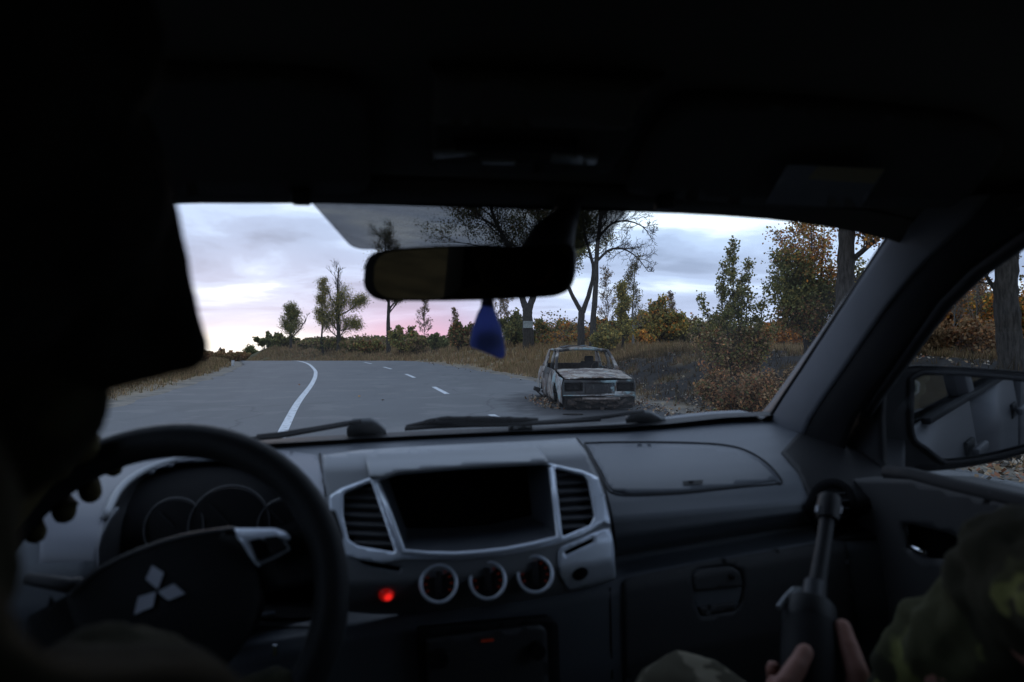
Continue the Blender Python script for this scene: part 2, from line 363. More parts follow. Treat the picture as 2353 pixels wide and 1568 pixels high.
m_leaf_litter = material('fallen_leaves', (1, 1, 1), 0.8, (0.75, 0.72, 0.7), 50, attr='tone', spec=0.2)
def litter(name, n, xr, yr, dens, size, palette, lab):
    x, y, s, z = scatter_ground(n, xr, yr, dens); m = len(x)
    onroad = (s > LEFT) & (s < RIGHT + 0.1)
    z = np.where(onroad, crest(y), z) + rng.uniform(0.008, 0.03, m)
    a = rng.uniform(0, 2 * PI, m); sz = rng.uniform(*size, m)
    U = np.stack([np.cos(a) * sz, np.sin(a) * sz, rng.normal(0, 0.45, m) * sz], 1)
    Wd = np.stack([-np.sin(a) * sz * 0.38, np.cos(a) * sz * 0.38, rng.normal(0, 0.25, m) * sz], 1)
    pal = np.array(palette); c = pal[rng.integers(0, len(pal), m)] * rng.uniform(0.6, 1.3, (m, 1))
    quads_mesh(name, np.stack([x, y, z], 1), U, Wd, c, m_leaf_litter, kind='stuff', label=lab)
LEAVES = [(0.30, 0.24, 0.16), (0.26, 0.16, 0.08), (0.36, 0.30, 0.23), (0.3, 0.13, 0.07), (0.22, 0.15, 0.09)]
litter('leaf_litter', 22000, (2, 16), (4, 27), lambda x, y, s: smoothstep(-0.3, 0.8, s - RIGHT) * (0.30 + 0.5 * smoothstep(3.2, 1.2, s - RIGHT)) * (0.3 + 0.7 * smoothstep(-0.2, 0.5, vnoise(x, y, 1.3, 7))), (0.035, 0.09), LEAVES, 'pale and rusty leaves scattered over the burnt bank')
def near_wreck(x, y, s):
    d = np.hypot((x - 0.72 + (y - 16) * 0.07) / 0.33, (y - 15.9) / 1.9); e = np.hypot((x - 2.9) / 0.5, (y - 14.8) / 2.2)
    return np.maximum(smoothstep(1.3, 0.4, d) * 0.9, smoothstep(1.3, 0.5, e) * 0.5)
litter('leaf_litter', 9000, (-0.6, 4.2), (12, 20), near_wreck, (0.03, 0.075), LEAVES, 'dead leaves drifted along the side of the burnt car')
litter('leaf_litter', 9000, (3.6, 7.6), (4, 14), lambda x, y, s: smoothstep(-0.5, 0.4, s - RIGHT) * smoothstep(2.6, 1.4, s - RIGHT) * 0.75, (0.035, 0.09), LEAVES, 'fallen leaves along the right shoulder')
litter('leaf_litter', 3000, (-14, 4), (9, 50), lambda x, y, s: smoothstep(-0.9, 0.0, s - RIGHT) * smoothstep(0.6, 0.1, s - RIGHT) + 0.004 * (s < RIGHT) * (s > -3), (0.04, 0.1), LEAVES, 'leaves and crumbs along the asphalt edge')
# ------------------------------------------------------------------ trees and shrubs
m_bark = material('bark', (0.03, 0.026, 0.022), 0.95, (0.07, 0.06, 0.05), 6.0, 0.9, 9.0, stretch=(4, 4, 0.8), spec=0.1)
m_bark_pale = material('pale_bark', (0.13, 0.12, 0.105), 0.9, (0.24, 0.22, 0.19), 5.0, 0.5, 9.0, stretch=(3, 3, 1), spec=0.1)
m_leaf = material('leaves', (1, 1, 1), 0.7, (0.72, 0.72, 0.7), 3, attr='tone', spec=0.25, trans=0.35)
G_DARK = [(0.058, 0.072, 0.028), (0.075, 0.085, 0.033), (0.092, 0.095, 0.04), (0.05, 0.06, 0.025)]
G_OLIVE = [(0.11, 0.105, 0.035), (0.085, 0.09, 0.032), (0.14, 0.12, 0.04), (0.065, 0.075, 0.03)]
G_YEL = [(0.20, 0.17, 0.045), (0.15, 0.14, 0.045), (0.10, 0.11, 0.04), (0.24, 0.18, 0.05)]
ORANGE = [(0.34, 0.15, 0.03), (0.28, 0.12, 0.03), (0.38, 0.19, 0.035), (0.24, 0.11, 0.035)]
RUST = [(0.16, 0.075, 0.04), (0.12, 0.065, 0.035), (0.20, 0.11, 0.05), (0.10, 0.07, 0.04)]
BROWN = [(0.14, 0.10, 0.06), (0.11, 0.08, 0.05), (0.17, 0.12, 0.07)]
GREY = [(0.10, 0.09, 0.085), (0.13, 0.11, 0.10)]
class Tree:
    def __init__(s): s.v = []; s.f = []; s.tips = []; s.segs = 0
    def tube(s, pts, r0, r1, n):
        m = len(pts); base = len(s.v); prev = None
        for i, p in enumerate(pts):
            d = pts[min(i + 1, m - 1)] - pts[max(i - 1, 0)]
            if d.length < 1e-6: d = V((0, 0, 1))
            d.normalize()
            a = (prev - d * prev.dot(d)) if prev is not None else d.orthogonal()
            a.normalize(); prev = a; b = d.cross(a); r = r0 + (r1 - r0) * i / (m - 1)
            for k in range(n):
                c_, s_ = math.cos(2 * PI * k / n), math.sin(2 * PI * k / n); s.v.append(p + (a * c_ + b * s_) * r * (1 + (0.08 * math.sin(i * 2.1 + k * 1.7) if n > 6 else 0)))
        for i in range(m - 1):
            for k in range(n):
                q = base + i * n; s.f.append((q + k, q + (k + 1) % n, q + n + (k + 1) % n, q + n + k))
    def wander(s, p, d, L_, n, wob, up, rnd):
        pts = [p.copy()]; d = d.normalized()
        for i in range(n):
            d = (d + V((rnd.gauss(0, wob), rnd.gauss(0, wob), rnd.gauss(0, wob) + up))).normalized()
            p = p + d * (L_ / n); pts.append(p.copy())
        return pts
    def branch(s, p, d, L_, r, lvl, P, rnd):
        n = 6 if lvl == 0 else 4 if lvl == 1 else 3
        pts = s.wander(p, d, L_, n, P['wob'], P['up'], rnd)
        s.tube(pts, r, max(r * 0.25, P['rmin']), 6 if lvl == 0 else 4 if lvl == 1 else 3)
        if lvl >= P['levels'] - 1:
            s.tips += [(pts[i], L_) for i in range(1, len(pts))]; return
        nb = P['sub'][lvl]
        for k in range(nb):
            t = 0.2 + 0.8 * (k + rnd.random()) / nb; i = min(int(t * (len(pts) - 1)), len(pts) - 2); fr = t * (len(pts) - 1) - i
            q = pts[i].lerp(pts[i + 1], min(fr, 1)); dd = (pts[i + 1] - pts[i]).normalized()
            ax = dd.orthogonal().normalized(); ax.rotate(Matrix.Rotation(rnd.uniform(0, 2 * PI), 3, dd))
            nd = (dd * math.cos(P['ang']) + ax * math.sin(P['ang'])).normalized(); nd.z += P['lift']
            s.branch(q, nd, L_ * P['ratio'] * rnd.uniform(0.6, 1.1), max(r * 0.5 * (1 - 0.4 * t), P['rmin']), lvl + 1, P, rnd)
def make_tree(name, label, stems, P, leaves, cat='tree', base=None, seed=1, mat=None, group=None):
    """stems: list of (points in metres, r0, r1, first, last fraction that carries branches, count, branch length)"""
    rnd = random.Random(seed); T = Tree()
    D = dict(wob=0.16, up=0.05, rmin=0.006, levels=3, sub=(7, 5), ang=0.8, lift=0.15, ratio=0.5, bang=0.9, side=None); D.update(P)
    for pts, r0, r1, t0, t1, nb, bl in stems:
        pts = catmull(pts, 4); T.tube(pts, r0, r1, 9 if r0 > 0.1 else 6)
        for k in range(nb):
            t = t0 + (t1 - t0) * (k + rnd.random()) / nb; f = t * (len(pts) - 1); i = min(int(f), len(pts) - 2)
            q = pts[i].lerp(pts[i + 1], f - i); dd = (pts[i + 1] - pts[i]).normalized()
            az = rnd.uniform(0, 2 * PI) if D['side'] is None else D['side'] + rnd.gauss(0, 1.0)
            h = V((math.cos(az), math.sin(az), 0)); nd = dd * math.cos(D['bang']) + h * math.sin(D['bang'])
            env = D['env'](t) if 'env' in D else (1.15 - 0.75 * t)
            T.branch(q, nd, bl * env * rnd.uniform(0.7, 1.15), max((r0 + (r1 - r0) * t) * 0.4, D['rmin'] * 2), 0, D, rnd)
    base = base or stems[0][0][0]
    root = empty(name, base, 0, label=label, category=cat, **({'group': group} if group else {}))
    vs = [v - base for v in T.v]
    mesh('trunk', vs, T.f, mat or m_bark, root, smooth=True)
    r = np.random.default_rng(seed)
    allP = []; allC = []; allS = []
    for pal, per, spread, size, cond in leaves:
        tips = [t for t in T.tips if cond is None or cond(t[0] - base)]
        if not tips or per <= 0: continue
        tp = np.array([tuple(t[0] - base) for t in tips]); n = int(len(tips) * per)
        idx = r.integers(0, len(tips), n); p = tp[idx] + r.normal(0, spread, (n, 3)); pal = np.array(pal)
        clump = 0.7 + 0.6 * r.random(len(tips))
        allP.append(p); allC.append(2.3 * np.array((1.17, 1.03, 0.86)) * pal[r.integers(0, len(pal), n)] * r.uniform(0.7, 1.25, (n, 1)) * clump[idx][:, None]); allS.append(r.uniform(0.6, 1.2, n) * size)
    if allP:
        p = np.concatenate(allP); c = np.concatenate(allC); s_ = np.concatenate(allS)[:, None]; n = len(p)
        u = r.normal(0, 1, (n, 3)); u /= np.linalg.norm(u, axis=1)[:, None]; w = np.cross(u, r.normal(0, 1, (n, 3))); w /= np.linalg.norm(w, axis=1)[:, None]
        quads_mesh('crown', p, u * s_, w * s_ * 0.36, c, m_leaf, parent=root)
    return root
def pt(u, v, d): return wat(u, v, d)
def upright(u, d, h, lean=0.0, seed=0, n=4):
    """a near vertical stem standing on the ground at picture column u, depth d"""
    rnd = random.Random(seed); x = (u - 1176.5) / FPX * d; z0 = gz(x, d) - 0.08
    return [V((x + lean * h * i / n + (rnd.gauss(0, 0.012 * h) if i else 0), d + (rnd.gauss(0, 0.012 * h) if i else 0), z0 + h * i / n)) for i in range(n + 1)]
def down(u, d, v_top, *rest):
    """stem through picture points, rooted in the ground: rest = (u, v) from bottom to top"""
    x = (u - 1176.5) / FPX * d; pts = [V((x, d, gz(x, d) - 0.1))] + [pt(a, b, d) for a, b in rest]; return pts
EXTRA = []
# --- the big tree with a white plate, behind the wreck
d = 42.0
x0 = (1216 - 1176.5) / FPX * d; b0 = V((x0, d, gz(x0, d) - 0.15))
t4 = make_tree('tree', 'thick old forked tree with a white plate nailed to its trunk', [
    ([b0, pt(1213, 760, d), pt(1212, 725, d), pt(1211, 702, d)], 0.38, 0.275, 0, 1, 0, 0),
    ([pt(1209, 712, d), pt(1196, 670, d), pt(1186, 620, d), pt(1165, 560, d + 0.4), pt(1135, 500, d + .6), pt(1120, 430, d + .8), pt(1110, 340, d + 1)], 0.21, 0.06, 0.36, 1, 18, 5.2),
    ([pt(1215, 712, d), pt(1226, 680, d), pt(1240, 640, d), pt(1248, 575, d - .3), pt(1240, 510, d - .5), pt(1230, 440, d - .8), pt(1235, 340, d - 1)], 0.22, 0.06, 0.36, 1, 18, 4.8),
    ([pt(1230, 675, d), pt(1262, 640, d + .3), pt(1290, 600, d + .5), pt(1310, 560, d + .6)], 0.13, 0.03, 0.4, 1, 6, 2.4)],
    dict(sub=(8, 6), levels=3, ang=0.85, rmin=0.009), [(G_DARK + BROWN[:1], 6.5, 0.20, 0.13, None)], seed=4)
bm = bmesh.new(); bm_box(bm, (0, 0, 0), (0.58, 0.015, 0.42), None, 0.003)
plate = bmobj('plate', bm, material('old_white_paint', (0.34, 0.36, 0.33), 0.8, (0.2, 0.22, 0.2), 14), t4)
plate.location = pt(1213, 746, d - 0.45) - b0
bm = bmesh.new(); rnd = random.Random(3)
for k in range(7):
    bm_box(bm, (-0.21 + k * 0.068, -0.010, 0.10), (0.013, 0.005, 0.10)); bm_box(bm, (-0.195 + k * 0.068, -0.010, 0.10 + rnd.choice((-.042, 0, .042))), (0.034, 0.005, 0.013))
bmobj('lettering', bm, material('faded_black_paint', (0.09, 0.10, 0.09), 0.9), plate)
# --- slim fork and the tall bare tree beside it
d = 34.0
f5 = [V(((1336 - 1176.5) / FPX * d, d, 0))]; f5[0].z = gz(f5[0].x, d) - 0.1
make_tree('tree', 'slim forked tree right of the plate tree, its left arm leafy', [
    (f5 + [pt(1335, 750, d), pt(1337, 712, d)], 0.19, 0.16, 0, 1, 0, 0),
    ([pt(1337, 718, d), pt(1318, 685, d), pt(1302, 648, d), pt(1290, 600, d), pt(1300, 540, d), pt(1305, 480, d)], 0.12, 0.03, 0.3, 1, 12, 2.1),
    ([pt(1339, 718, d), pt(1355, 670, d), pt(1364, 620, d), pt(1352, 570, d), pt(1340, 520, d), pt(1338, 470, d)], 0.13, 0.03, 0.45, 1, 13, 2.5)],
    dict(sub=(6, 5)), [(G_DARK + G_OLIVE, 5.0, 0.13, 0.10, None)], seed=11)
d = 33.0
f6 = V(((1361 - 1176.5) / FPX * d, d, 0)); f6.z = gz(f6.x, d) - 0.1
make_tree('tree', 'tall leafless tree reaching bare branches to the right', [
    ([f6, pt(1363, 740, d), pt(1369, 660, d), pt(1371, 590, d), pt(1378, 520, d), pt(1384, 460, d), pt(1392, 380, d)], 0.16, 0.06, 0.62, 1, 15, 2.6),
    ([pt(1372, 600, d), pt(1400, 575, d), pt(1430, 572, d), pt(1462, 590, d), pt(1490, 625, d)], 0.075, 0.014, 0.15, 1, 14, 1.35),
    ([pt(1376, 545, d), pt(1405, 515, d), pt(1440, 508, d), pt(1475, 520, d), pt(1496, 545, d)], 0.075, 0.014, 0.15, 1, 14, 1.35),
    ([pt(1380, 500, d), pt(1410, 460, d), pt(1440, 430, d), pt(1480, 400, d)], 0.09, 0.014, 0.15, 1, 13, 1.8)],
    dict(sub=(6, 5), wob=0.2, rmin=0.008, up=0.02), [], seed=6)
# --- tall tree at mid left and its slim neighbour
d = 84
P_ = dict(sub=(6, 5), rmin=0.012, levels=3, bang=0.62, lift=0.35, up=0.09, ang=0.7)
b2 = upright(778, d, 1, 0, 1)[0]
make_tree('tree', 'tall tree with a bare pointed top and a one-sided leafy crown', [
    ([b2, pt(778, 770, d), pt(776, 720, d), pt(776, 670, d), pt(778, 615, d)], 0.30, 0.05, 0.16, 0.97, 26, 2.9),
    ([pt(778, 725, d), pt(800, 715, d), pt(818, 700, d), pt(832, 695, d)], 0.1, 0.025, 0.2, 1, 7, 1.6),
    ([pt(780, 760, d), pt(805, 755, d), pt(822, 748, d)], 0.09, 0.02, 0.2, 1, 6, 1.3)], P_,
    [(G_OLIVE + G_YEL[:3] + G_DARK[:2], 6.5, 0.36, 0.135, lambda p: p.z < 7.4 + 0.8 * math.sin(p.x * 2))], seed=22)
make_tree('tree', 'slim leafy tree leaning close on the left of the bare-topped one', [
    (upright(742, d + 1, 8.6, 0.0, 5), 0.15, 0.025, 0.25, 1, 14, 1.8)], P_, [(G_OLIVE + G_YEL[:2], 6, 0.24, 0.145, None)], seed=23)
make_tree('tree', 'green tree with a dead right branch near the road crest', [
    (upright(668, 96, 5.6, 0.0, 6), 0.22, 0.03, 0.2, 1, 14, 2.3),
    ([pt(672, 775, 96), pt(690, 755, 96), pt(702, 735, 96), pt(708, 722, 96)], 0.1, 0.015, 0.2, 1, 6, 0.9)], P_,
    [(G_DARK + G_OLIVE + G_YEL[2:3], 7, 0.32, 0.17, lambda p: p.x < 1.1)], seed=24)
d = 70
make_tree('tree', 'tall thin-leaved tree partly behind the left end of the mirror', [
    (upright(893, d, 1, 0, 1)[:1] + [pt(892, 740, d), pt(893, 690, d), pt(888, 620, d), pt(884, 545, d)], 0.24, 0.04, 0.32, 1, 26, 3.7),
    ([pt(893, 715, d), pt(905, 698, d), pt(920, 690, d)], 0.09, 0.02, 0.3, 1, 4, 1.2)], P_,
    [(G_DARK + GREY + BROWN[:1], 4.0, 0.24, 0.125, None)], seed=25)
# --- slender tree with yellowing leaves right of the bare one
d = 34
make_tree('tree', 'slender birch-like tree with sparse small leaves', [
    (upright(1455, d, 4.4, 0.0, 4), 0.07, 0.015, 0.2, 1, 22, 0.9)], dict(sub=(5, 4), rmin=0.006, bang=0.6), [(GREY + G_OLIVE, 1.8, 0.09, 0.085, None)], seed=31, mat=m_bark_pale)
make_tree('tree', 'narrow yellow-green young poplar left of the sparse slender tree', [
    (upright(1428, 31, 2.9, 0.0, 2), 0.06, 0.012, 0.12, 1, 20, 0.65)], dict(sub=(5, 4), rmin=0.006, bang=0.55), [(G_YEL + G_OLIVE, 5, 0.08, 0.10, None)], seed=32)
# --- young poplar shrub in the burnt bank
d = 13.6
xs = (1688 - 1176.5) / FPX * d; zs = gz(xs, d)
st = []
for k, (u, v, n_, bl) in enumerate([(1684, 566, 26, .36), (1724, 606, 15, .27), (1655, 655, 12, .28), (1757, 690, 10, .28), (1618, 690, 10, .28), (1700, 640, 15, .34), (1668, 720, 12, .34), (1740, 730, 10, .3), (1640, 765, 11, .34), (1742, 785, 10, .32), (1602, 748, 9, .3), (1768, 765, 9, .3), (1690, 790, 12, .36), (1660, 610, 12, .26), (1706, 680, 12, .34)]):
    top = pt(u, v, d + random.uniform(-.3, .3)); root_ = V((xs + (top.x - xs) * 0.25, d, zs - 0.05))
    st.append(([root_, root_.lerp(top, 0.4) + V((0.03, 0, 0.05)), root_.lerp(top, .75), top], 0.02, 0.004, 0.22, 1, n_, bl))
make_tree('shrub', 'tall upright young poplar shrub growing out of the burnt bank', st, dict(sub=(4, 3), rmin=0.0025, bang=0.7, levels=2, wob=0.12), [
    (G_OLIVE + G_DARK + [(0.16, 0.15, 0.09)], 4.2, 0.045, 0.06, lambda p: p.z > 1.1), (RUST + BROWN + G_OLIVE[:1], 5.0, 0.07, 0.06, lambda p: p.z <= 1.7)], 'shrub', seed=41)
# low scrub at the poplar's foot
def scrub(name, label, x, y, r, h, pal, nst, per, size, seed, cat='shrub', group=None, mat=None):
    rnd = random.Random(seed); z = gz(x, y) - 0.04; st = []
    for k in range(nst):
        a = rnd.uniform(0, 2 * PI); q = r * math.sqrt(rnd.random()); hh = h * rnd.uniform(0.55, 1.05) * (1 - 0.35 * (q / r) ** 2)
        b_ = V((x + math.cos(a) * q * 0.35, y + math.sin(a) * q * 0.35, z)); top = V((x + math.cos(a) * q, y + math.sin(a) * q, z + hh))
        st.append(([b_, b_.lerp(top, 0.5) + V((0, 0, 0.08 * h)), top], 0.012 * h + 0.004, 0.003 * h, 0.15, 1, 7, 0.30 * h))
    return make_tree(name, label, st, dict(sub=(4, 3), rmin=0.0022 * h + 0.0004 * y, bang=0.75, levels=2), [(pal, per, 0.05 * h, size, None)] if per else [], cat, V((x, y, z)), seed, mat, group)
scrub('shrub', 'low rusty brown scrub below the young poplar shrub', (1700 - 1176.5) / FPX * 12.9, 12.9, 0.75, 0.95, RUST + BROWN + G_DARK[:1], 16, 5, 0.06, 51)
scrub('shrub', 'thin charred scrub on the bank right of the young poplar', (1790 - 1176.5) / FPX * 15, 15, 0.8, 0.6, BROWN + [(0.03, 0.03, 0.03)], 10, 2, 0.05, 52)
# --- green and orange tree, and the thick trunk by the windscreen pillar
d = 17.5
st = []
for k, (u, v) in enumerate([(1790, 540), (1830, 520), (1870, 490), (1805, 600), (1850, 580), (1895, 560), (1780, 650), (1905, 630), (1845, 660), (1815, 480), (1900, 470), (1860, 430)]):
    root_ = V(((1868 - 1176.5) / FPX * d + random.uniform(-.15, .15), d, gz(7.7, d) - .05)); top = pt(u, v, d + random.uniform(-.6, .6))
    st.append(([root_, root_.lerp(top, 0.45) + V((0.05, 0, 0.12)), top], 0.035, 0.006, 0.3, 1, 9, 0.75))
make_tree('tree', 'bushy tree with green leaves on its left and orange leaves above', st, dict(sub=(5, 4), rmin=0.004, levels=2), [
    (G_DARK + G_OLIVE, 9, 0.12, 0.085, lambda p: p.x * 0.9 + p.z < 2.35), (ORANGE[:2] + RUST + G_YEL[:2] + [(0.22, .16, .08)] * 2, 5, 0.12, 0.08, lambda p: p.x * 0.9 + p.z > 2.15), (RUST + BROWN, 8, .12, .085, lambda p: p.z < 1.5)], seed=61)
d = 15.5
xt = (1936 - 1176.5) / FPX * d
make_tree('tree', 'thick straight trunk standing beside the windscreen pillar', [
    ([V((xt, d, gz(xt, d) - .1)), pt(1938, 740, d), pt(1943, 640, d), pt(1945, 560, d), pt(1948, 480, d), pt(1950, 380, d), pt(1955, 250, d)], 0.22, 0.13, 0.75, 1, 10, 1.6),
    ([pt(1955, 600, d), pt(1985, 575, d - .3), pt(2020, 545, d - .5), pt(2060, 505, d - .7), pt(2090, 470, d - .8)], 0.07, 0.015, 0.2, 1, 12, 0.7),
    ([pt(1945, 520, d), pt(1915, 500, d - .2), pt(1880, 490, d - .4), pt(1850, 470, d - .4)], 0.06, 0.015, 0.15, 1, 11, 0.8)],
    dict(sub=(5, 4), rmin=0.004), [(ORANGE + G_OLIVE + BROWN, 3.2, 0.08, 0.085, None)], seed=62)
scrub('shrub', 'bushy yellow-green sapling between the thick trunk and the pillar', (1985 - 1176.5) / FPX * 17, 17, 0.55, 2.4, G_OLIVE + G_YEL, 9, 4, 0.09, 63)
# --- trunk seen through the side window
d = 12.5
xt = (2322 - 1176.5) / FPX * d
make_tree('tree', 'dark rough trunk seen through the passenger side window', [
    ([V((xt + .05, d, gz(xt, d) - .1)), pt(2322, 800, d), pt(2312, 700, d), pt(2312, 640, d), pt(2318, 560, d), pt(2322, 420, d), pt(2330, 200, d)], 0.23, 0.14, 0.7, 1, 10, 1.8),
    ([pt(2305, 690, d + .3), pt(2270, 640, d + .4), pt(2250, 600, d + .6), pt(2235, 540, d + .8)], 0.045, 0.01, 0.2, 1, 12, 0.7)],
    dict(sub=(5, 4), rmin=0.004), [(BROWN, 0.4, 0.08, 0.06, None)], seed=64)
# --- roadside bushes, left group to right group: (u, depth, radius, height, palette, leaf share, label)
bushes = [
    (622, 78, 1.7, 2.0, G_DARK, 9, 'dark round bush at the end of the row by the road crest'),
    (655, 72, 1.5, 1.5, G_DARK + G_OLIVE, 6, 'low dark bush under the green tree with the dead branch'),
    (712, 66, 1.4, 1.2, G_OLIVE + BROWN, 6, 'small olive bush between the first green tree and the slim tree'),
    (760, 60, 1.6, 1.7, G_OLIVE + BROWN + G_DARK, 6, 'green bush at the foot of the bare-topped tree'),
    (818, 56, 1.4, 1.2, G_DARK + BROWN, 6, 'dark green bush right of the bare-topped tree'),
    (852, 52, 1.2, 1.25, G_OLIVE + RUST[:1], 5, 'thin olive and rust bush left of the thin-leaved tree trunk'),
    (928, 46, 1.15, 2.3, G_OLIVE + G_YEL[1:3] + RUST[:1] + G_DARK[:2], 5, 'full green bush right of the thin-leaved tree trunk'),
    (958, 43, 0.9, 1.5, G_OLIVE + BROWN, 6, 'olive bush leaning against the full green bush'),
    (1004, 42, 0.55, 1.35, G_DARK, 8, 'small dark conical bush below the mirror'),
    (1062, 38, 0.8, 1.9, G_DARK + RUST, 6, 'dark loose bush left of the blue air freshener'),
    (1108, 36, 0.9, 1.0, BROWN + G_OLIVE, 5, 'low brown bush behind the blue air freshener'),
    (1178, 33, 0.9, 2.0, G_DARK + G_OLIVE, 7, 'green bush between the air freshener and the plate tree'),
    (1226, 34.5, 0.8, 1.0, G_DARK, 8, 'dark suckers round the base of the plate tree'),
    (1272, 38, 1.3, 2.2, G_DARK + G_OLIVE + ORANGE[:1], 6, 'green and rust bush behind the plate tree'),
    (1312, 40, 1.2, 1.6, ORANGE + G_YEL, 8, 'orange bush between the plate tree and the slim fork'),
    (1392, 30, 0.55, 1.25, G_YEL + G_OLIVE, 8, 'yellow-green bush right of the tall leafless tree'),
    (1400, 42, 1.3, 2.0, G_OLIVE + ORANGE[:2], 7, 'olive and orange bush behind the leafless tree'),
    (1508, 40, 1.7, 2.7, G_YEL + G_OLIVE + ORANGE[:1], 9, 'broad rounded olive-yellow bush on the rise'),
    (1470, 37, 0.8, 1.0, ORANGE + G_YEL, 8, 'small orange bush in front of the rounded olive bush'),
    (1560, 43, 1.2, 1.9, G_OLIVE + G_DARK, 8, 'green bush right of the rounded olive bush'),
    (1592, 40, 1.0, 1.5, G_OLIVE, 7, 'loose green bush left of the young poplar'),
    (1625, 30, 0.9, 1.6, BROWN + G_OLIVE + GREY, 4, 'thin brown bush just left of the young poplar'),
    (1770, 36, 1.4, 1.5, ORANGE + RUST, 7, 'rusty orange bush right of the young poplar'),
    (1830, 30, 1.2, 1.5, ORANGE + BROWN, 6, 'rusty bush behind the green and orange tree'),
    (2140, 26, 1.3, 2.5, ORANGE + RUST + BROWN, 7, 'orange bush at the left edge of the side window view'),
    (2205, 28, 1.4, 2.8, ORANGE + RUST, 8, 'bright orange bush in the middle of the side window view'),
    (2268, 25, 1.2, 2.4, ORANGE + G_YEL, 8, 'orange and yellow bush left of the side window trunk'),
    (2365, 22, 1.3, 2.4, ORANGE + G_OLIVE, 8, 'orange and green bush right of the side window trunk'),
    (2235, 17, 0.8, 1.1, BROWN + RUST, 4, 'brown thin scrub low in the side window view'),
    (2120, 18, 0.8, 0.9, BROWN, 4, 'dry low scrub above the door mirror'),
]
for k, (u, dd, r_, h_, pal, per, lab) in enumerate(bushes):
    kk = 1.0 + 0.42 * float(smoothstep(1420, 1150, u)); dd *= kk; r_ *= kk; h_ *= kk * (0.85 if kk > 1.05 else 1)
    scrub('bush', lab, (u - 1176.5) / FPX * dd, dd, r_, h_, pal, 11 if dd > 30 else 14, per * (0.62 if kk > 1.05 else 0.85), 0.045 + 0.0036 * dd, 100 + k, 'bush')
# bare pale saplings standing against the sky
for k, (u, dd, h_, lab) in enumerate([(975, 50, 4.4, 'bare pale sapling against the pink sky below the mirror'), (1045, 44, 2.8, 'bare twiggy sapling left of the dark loose bush'),
        (1122, 46, 4.9, 'pale leafless sapling right behind the air freshener'), (1152, 44, 4.6, 'pale leafless sapling just right of the air freshener'),
        (1166, 47, 5.0, 'taller pale sapling between the air freshener and the plate tree'), (1395, 42, 4.6, 'bare thin sapling behind the leafless tree'), (1545, 46, 3.6, 'bare thin sapling behind the rounded olive bush'),
        (2150, 22, 3.3, 'bare grey sapling at the left of the side window view'), (2190, 24, 3.7, 'bare grey sapling in the side window view'), (2245, 23, 3.6, 'bare grey sapling nearest the side window trunk')]):
    kk = 1.0 + 0.42 * float(smoothstep(1420, 1150, u)); dd *= kk; h_ *= kk * (.85 if kk > 1.05 else 1)
    make_tree('sapling', lab, [(upright(u, dd, h_, 0.0, 70 + k), 0.03, 0.008, 0.2, 1, 20, 0.22 * h_ + .2)], dict(sub=(5, 4), rmin=0.0035 + 0.00012 * dd, bang=0.5, levels=3), [(GREY + BROWN, 1.0, 0.07, 0.05 + 0.0012 * dd, None)], 'sapling', seed=170 + k, mat=m_bark_pale)
# left bank scrub and the far plain's little trees
for k, (u, dd, r_, h_, lab) in enumerate([(438, 40, 1.3, .8, 'brown scrub on the left bank near the driver'), (520, 52, 1.5, 0.9, 'brown scrub on the left bank beside the warning sign'), (548, 56, 1.3, 0.75, 'last low scrub on the left bank before the crest')]):
    scrub('bush', lab, (u - 1176.5) / FPX * dd, dd, r_, h_, BROWN + G_OLIVE[:1] + RUST[:1], 14, 7, 0.2, 140 + k, 'bush')
def far_tree(u, vb, vt, dd, lab, seed, per):
    b_ = pt(u, vb + 14, dd); h_ = (vb + 14 - vt) / FPX * dd
    make_tree('tree', lab, [([b_, b_ + V((0.1, 0, h_ * .5)), b_ + V((0, 0, h_))], 0.16, 0.03, 0.35, 1, 12, h_ * .32)], dict(sub=(5, 4), rmin=0.03, levels=2), [(G_DARK, per, 0.35, 0.42, None)] if per else [], 'tree', seed=seed)
far_tree(574, 822, 802, 140, 'tiny round far tree over the road crest', 150, 9)
far_tree(590, 822, 812, 150, 'tiny far tree against the yellow horizon', 151, 5)
far_tree(607, 822, 795, 120, 'tiny bare far tree at the end of the dark bushes', 152, 0)
# the wood that closes the view on the right reads as one mass
def thicket(name, label, boxes, pal, n, size):
    r = np.random.default_rng(len(label)); P = []; C = []
    for (u0, u1, d0, d1, h) in boxes:
        m = int(n * (u1 - u0) / 300); u = r.uniform(u0, u1, m); dd = r.uniform(d0, d1, m); x = (u - 1176.5) / FPX * dd
        top = h * (0.55 + 0.45 * vnoise(x, dd, 0.5, 3) + 0.15 * vnoise(x, dd, 1.9, 1)); z = ground_z(x, dd) + np.maximum(top, 0.2) * r.random(m) ** 0.8
        P.append(np.stack([x, dd, z], 1)); t = np.array(pal)[(r.integers(0, len(pal), m))]; C.append(t * (0.6 + 0.55 * (0.5 + 0.5 * vnoise(x, dd, 0.9, 6)))[:, None] * r.uniform(1.2, 2.1, (m, 1)))
    P = np.concatenate(P); C = np.concatenate(C); m = len(P); U = r.normal(0, 1, (m, 3)); U /= np.linalg.norm(U, axis=1)[:, None]
    W_ = np.cross(U, r.normal(0, 1, (m, 3))); W_ /= np.linalg.norm(W_, axis=1)[:, None]; s_ = r.uniform(.6, 1.2, (m, 1)) * size * (P[:, 1:2] / 50)
    quads_mesh(name, P, U * s_, W_ * s_ * .45, C, m_leaf, kind='stuff', label=label)
thicket('thicket', 'dark green thicket closing the view behind the roadside trees', [(700, 900, 112, 130, 1.2), (880, 1260, 80, 96, 1.3), (1240, 1700, 50, 62, 2.9), (1700, 2000, 44, 54, 2.6)], G_OLIVE + G_YEL[:3] + BROWN + BROWN + RUST, 4500, 0.18)
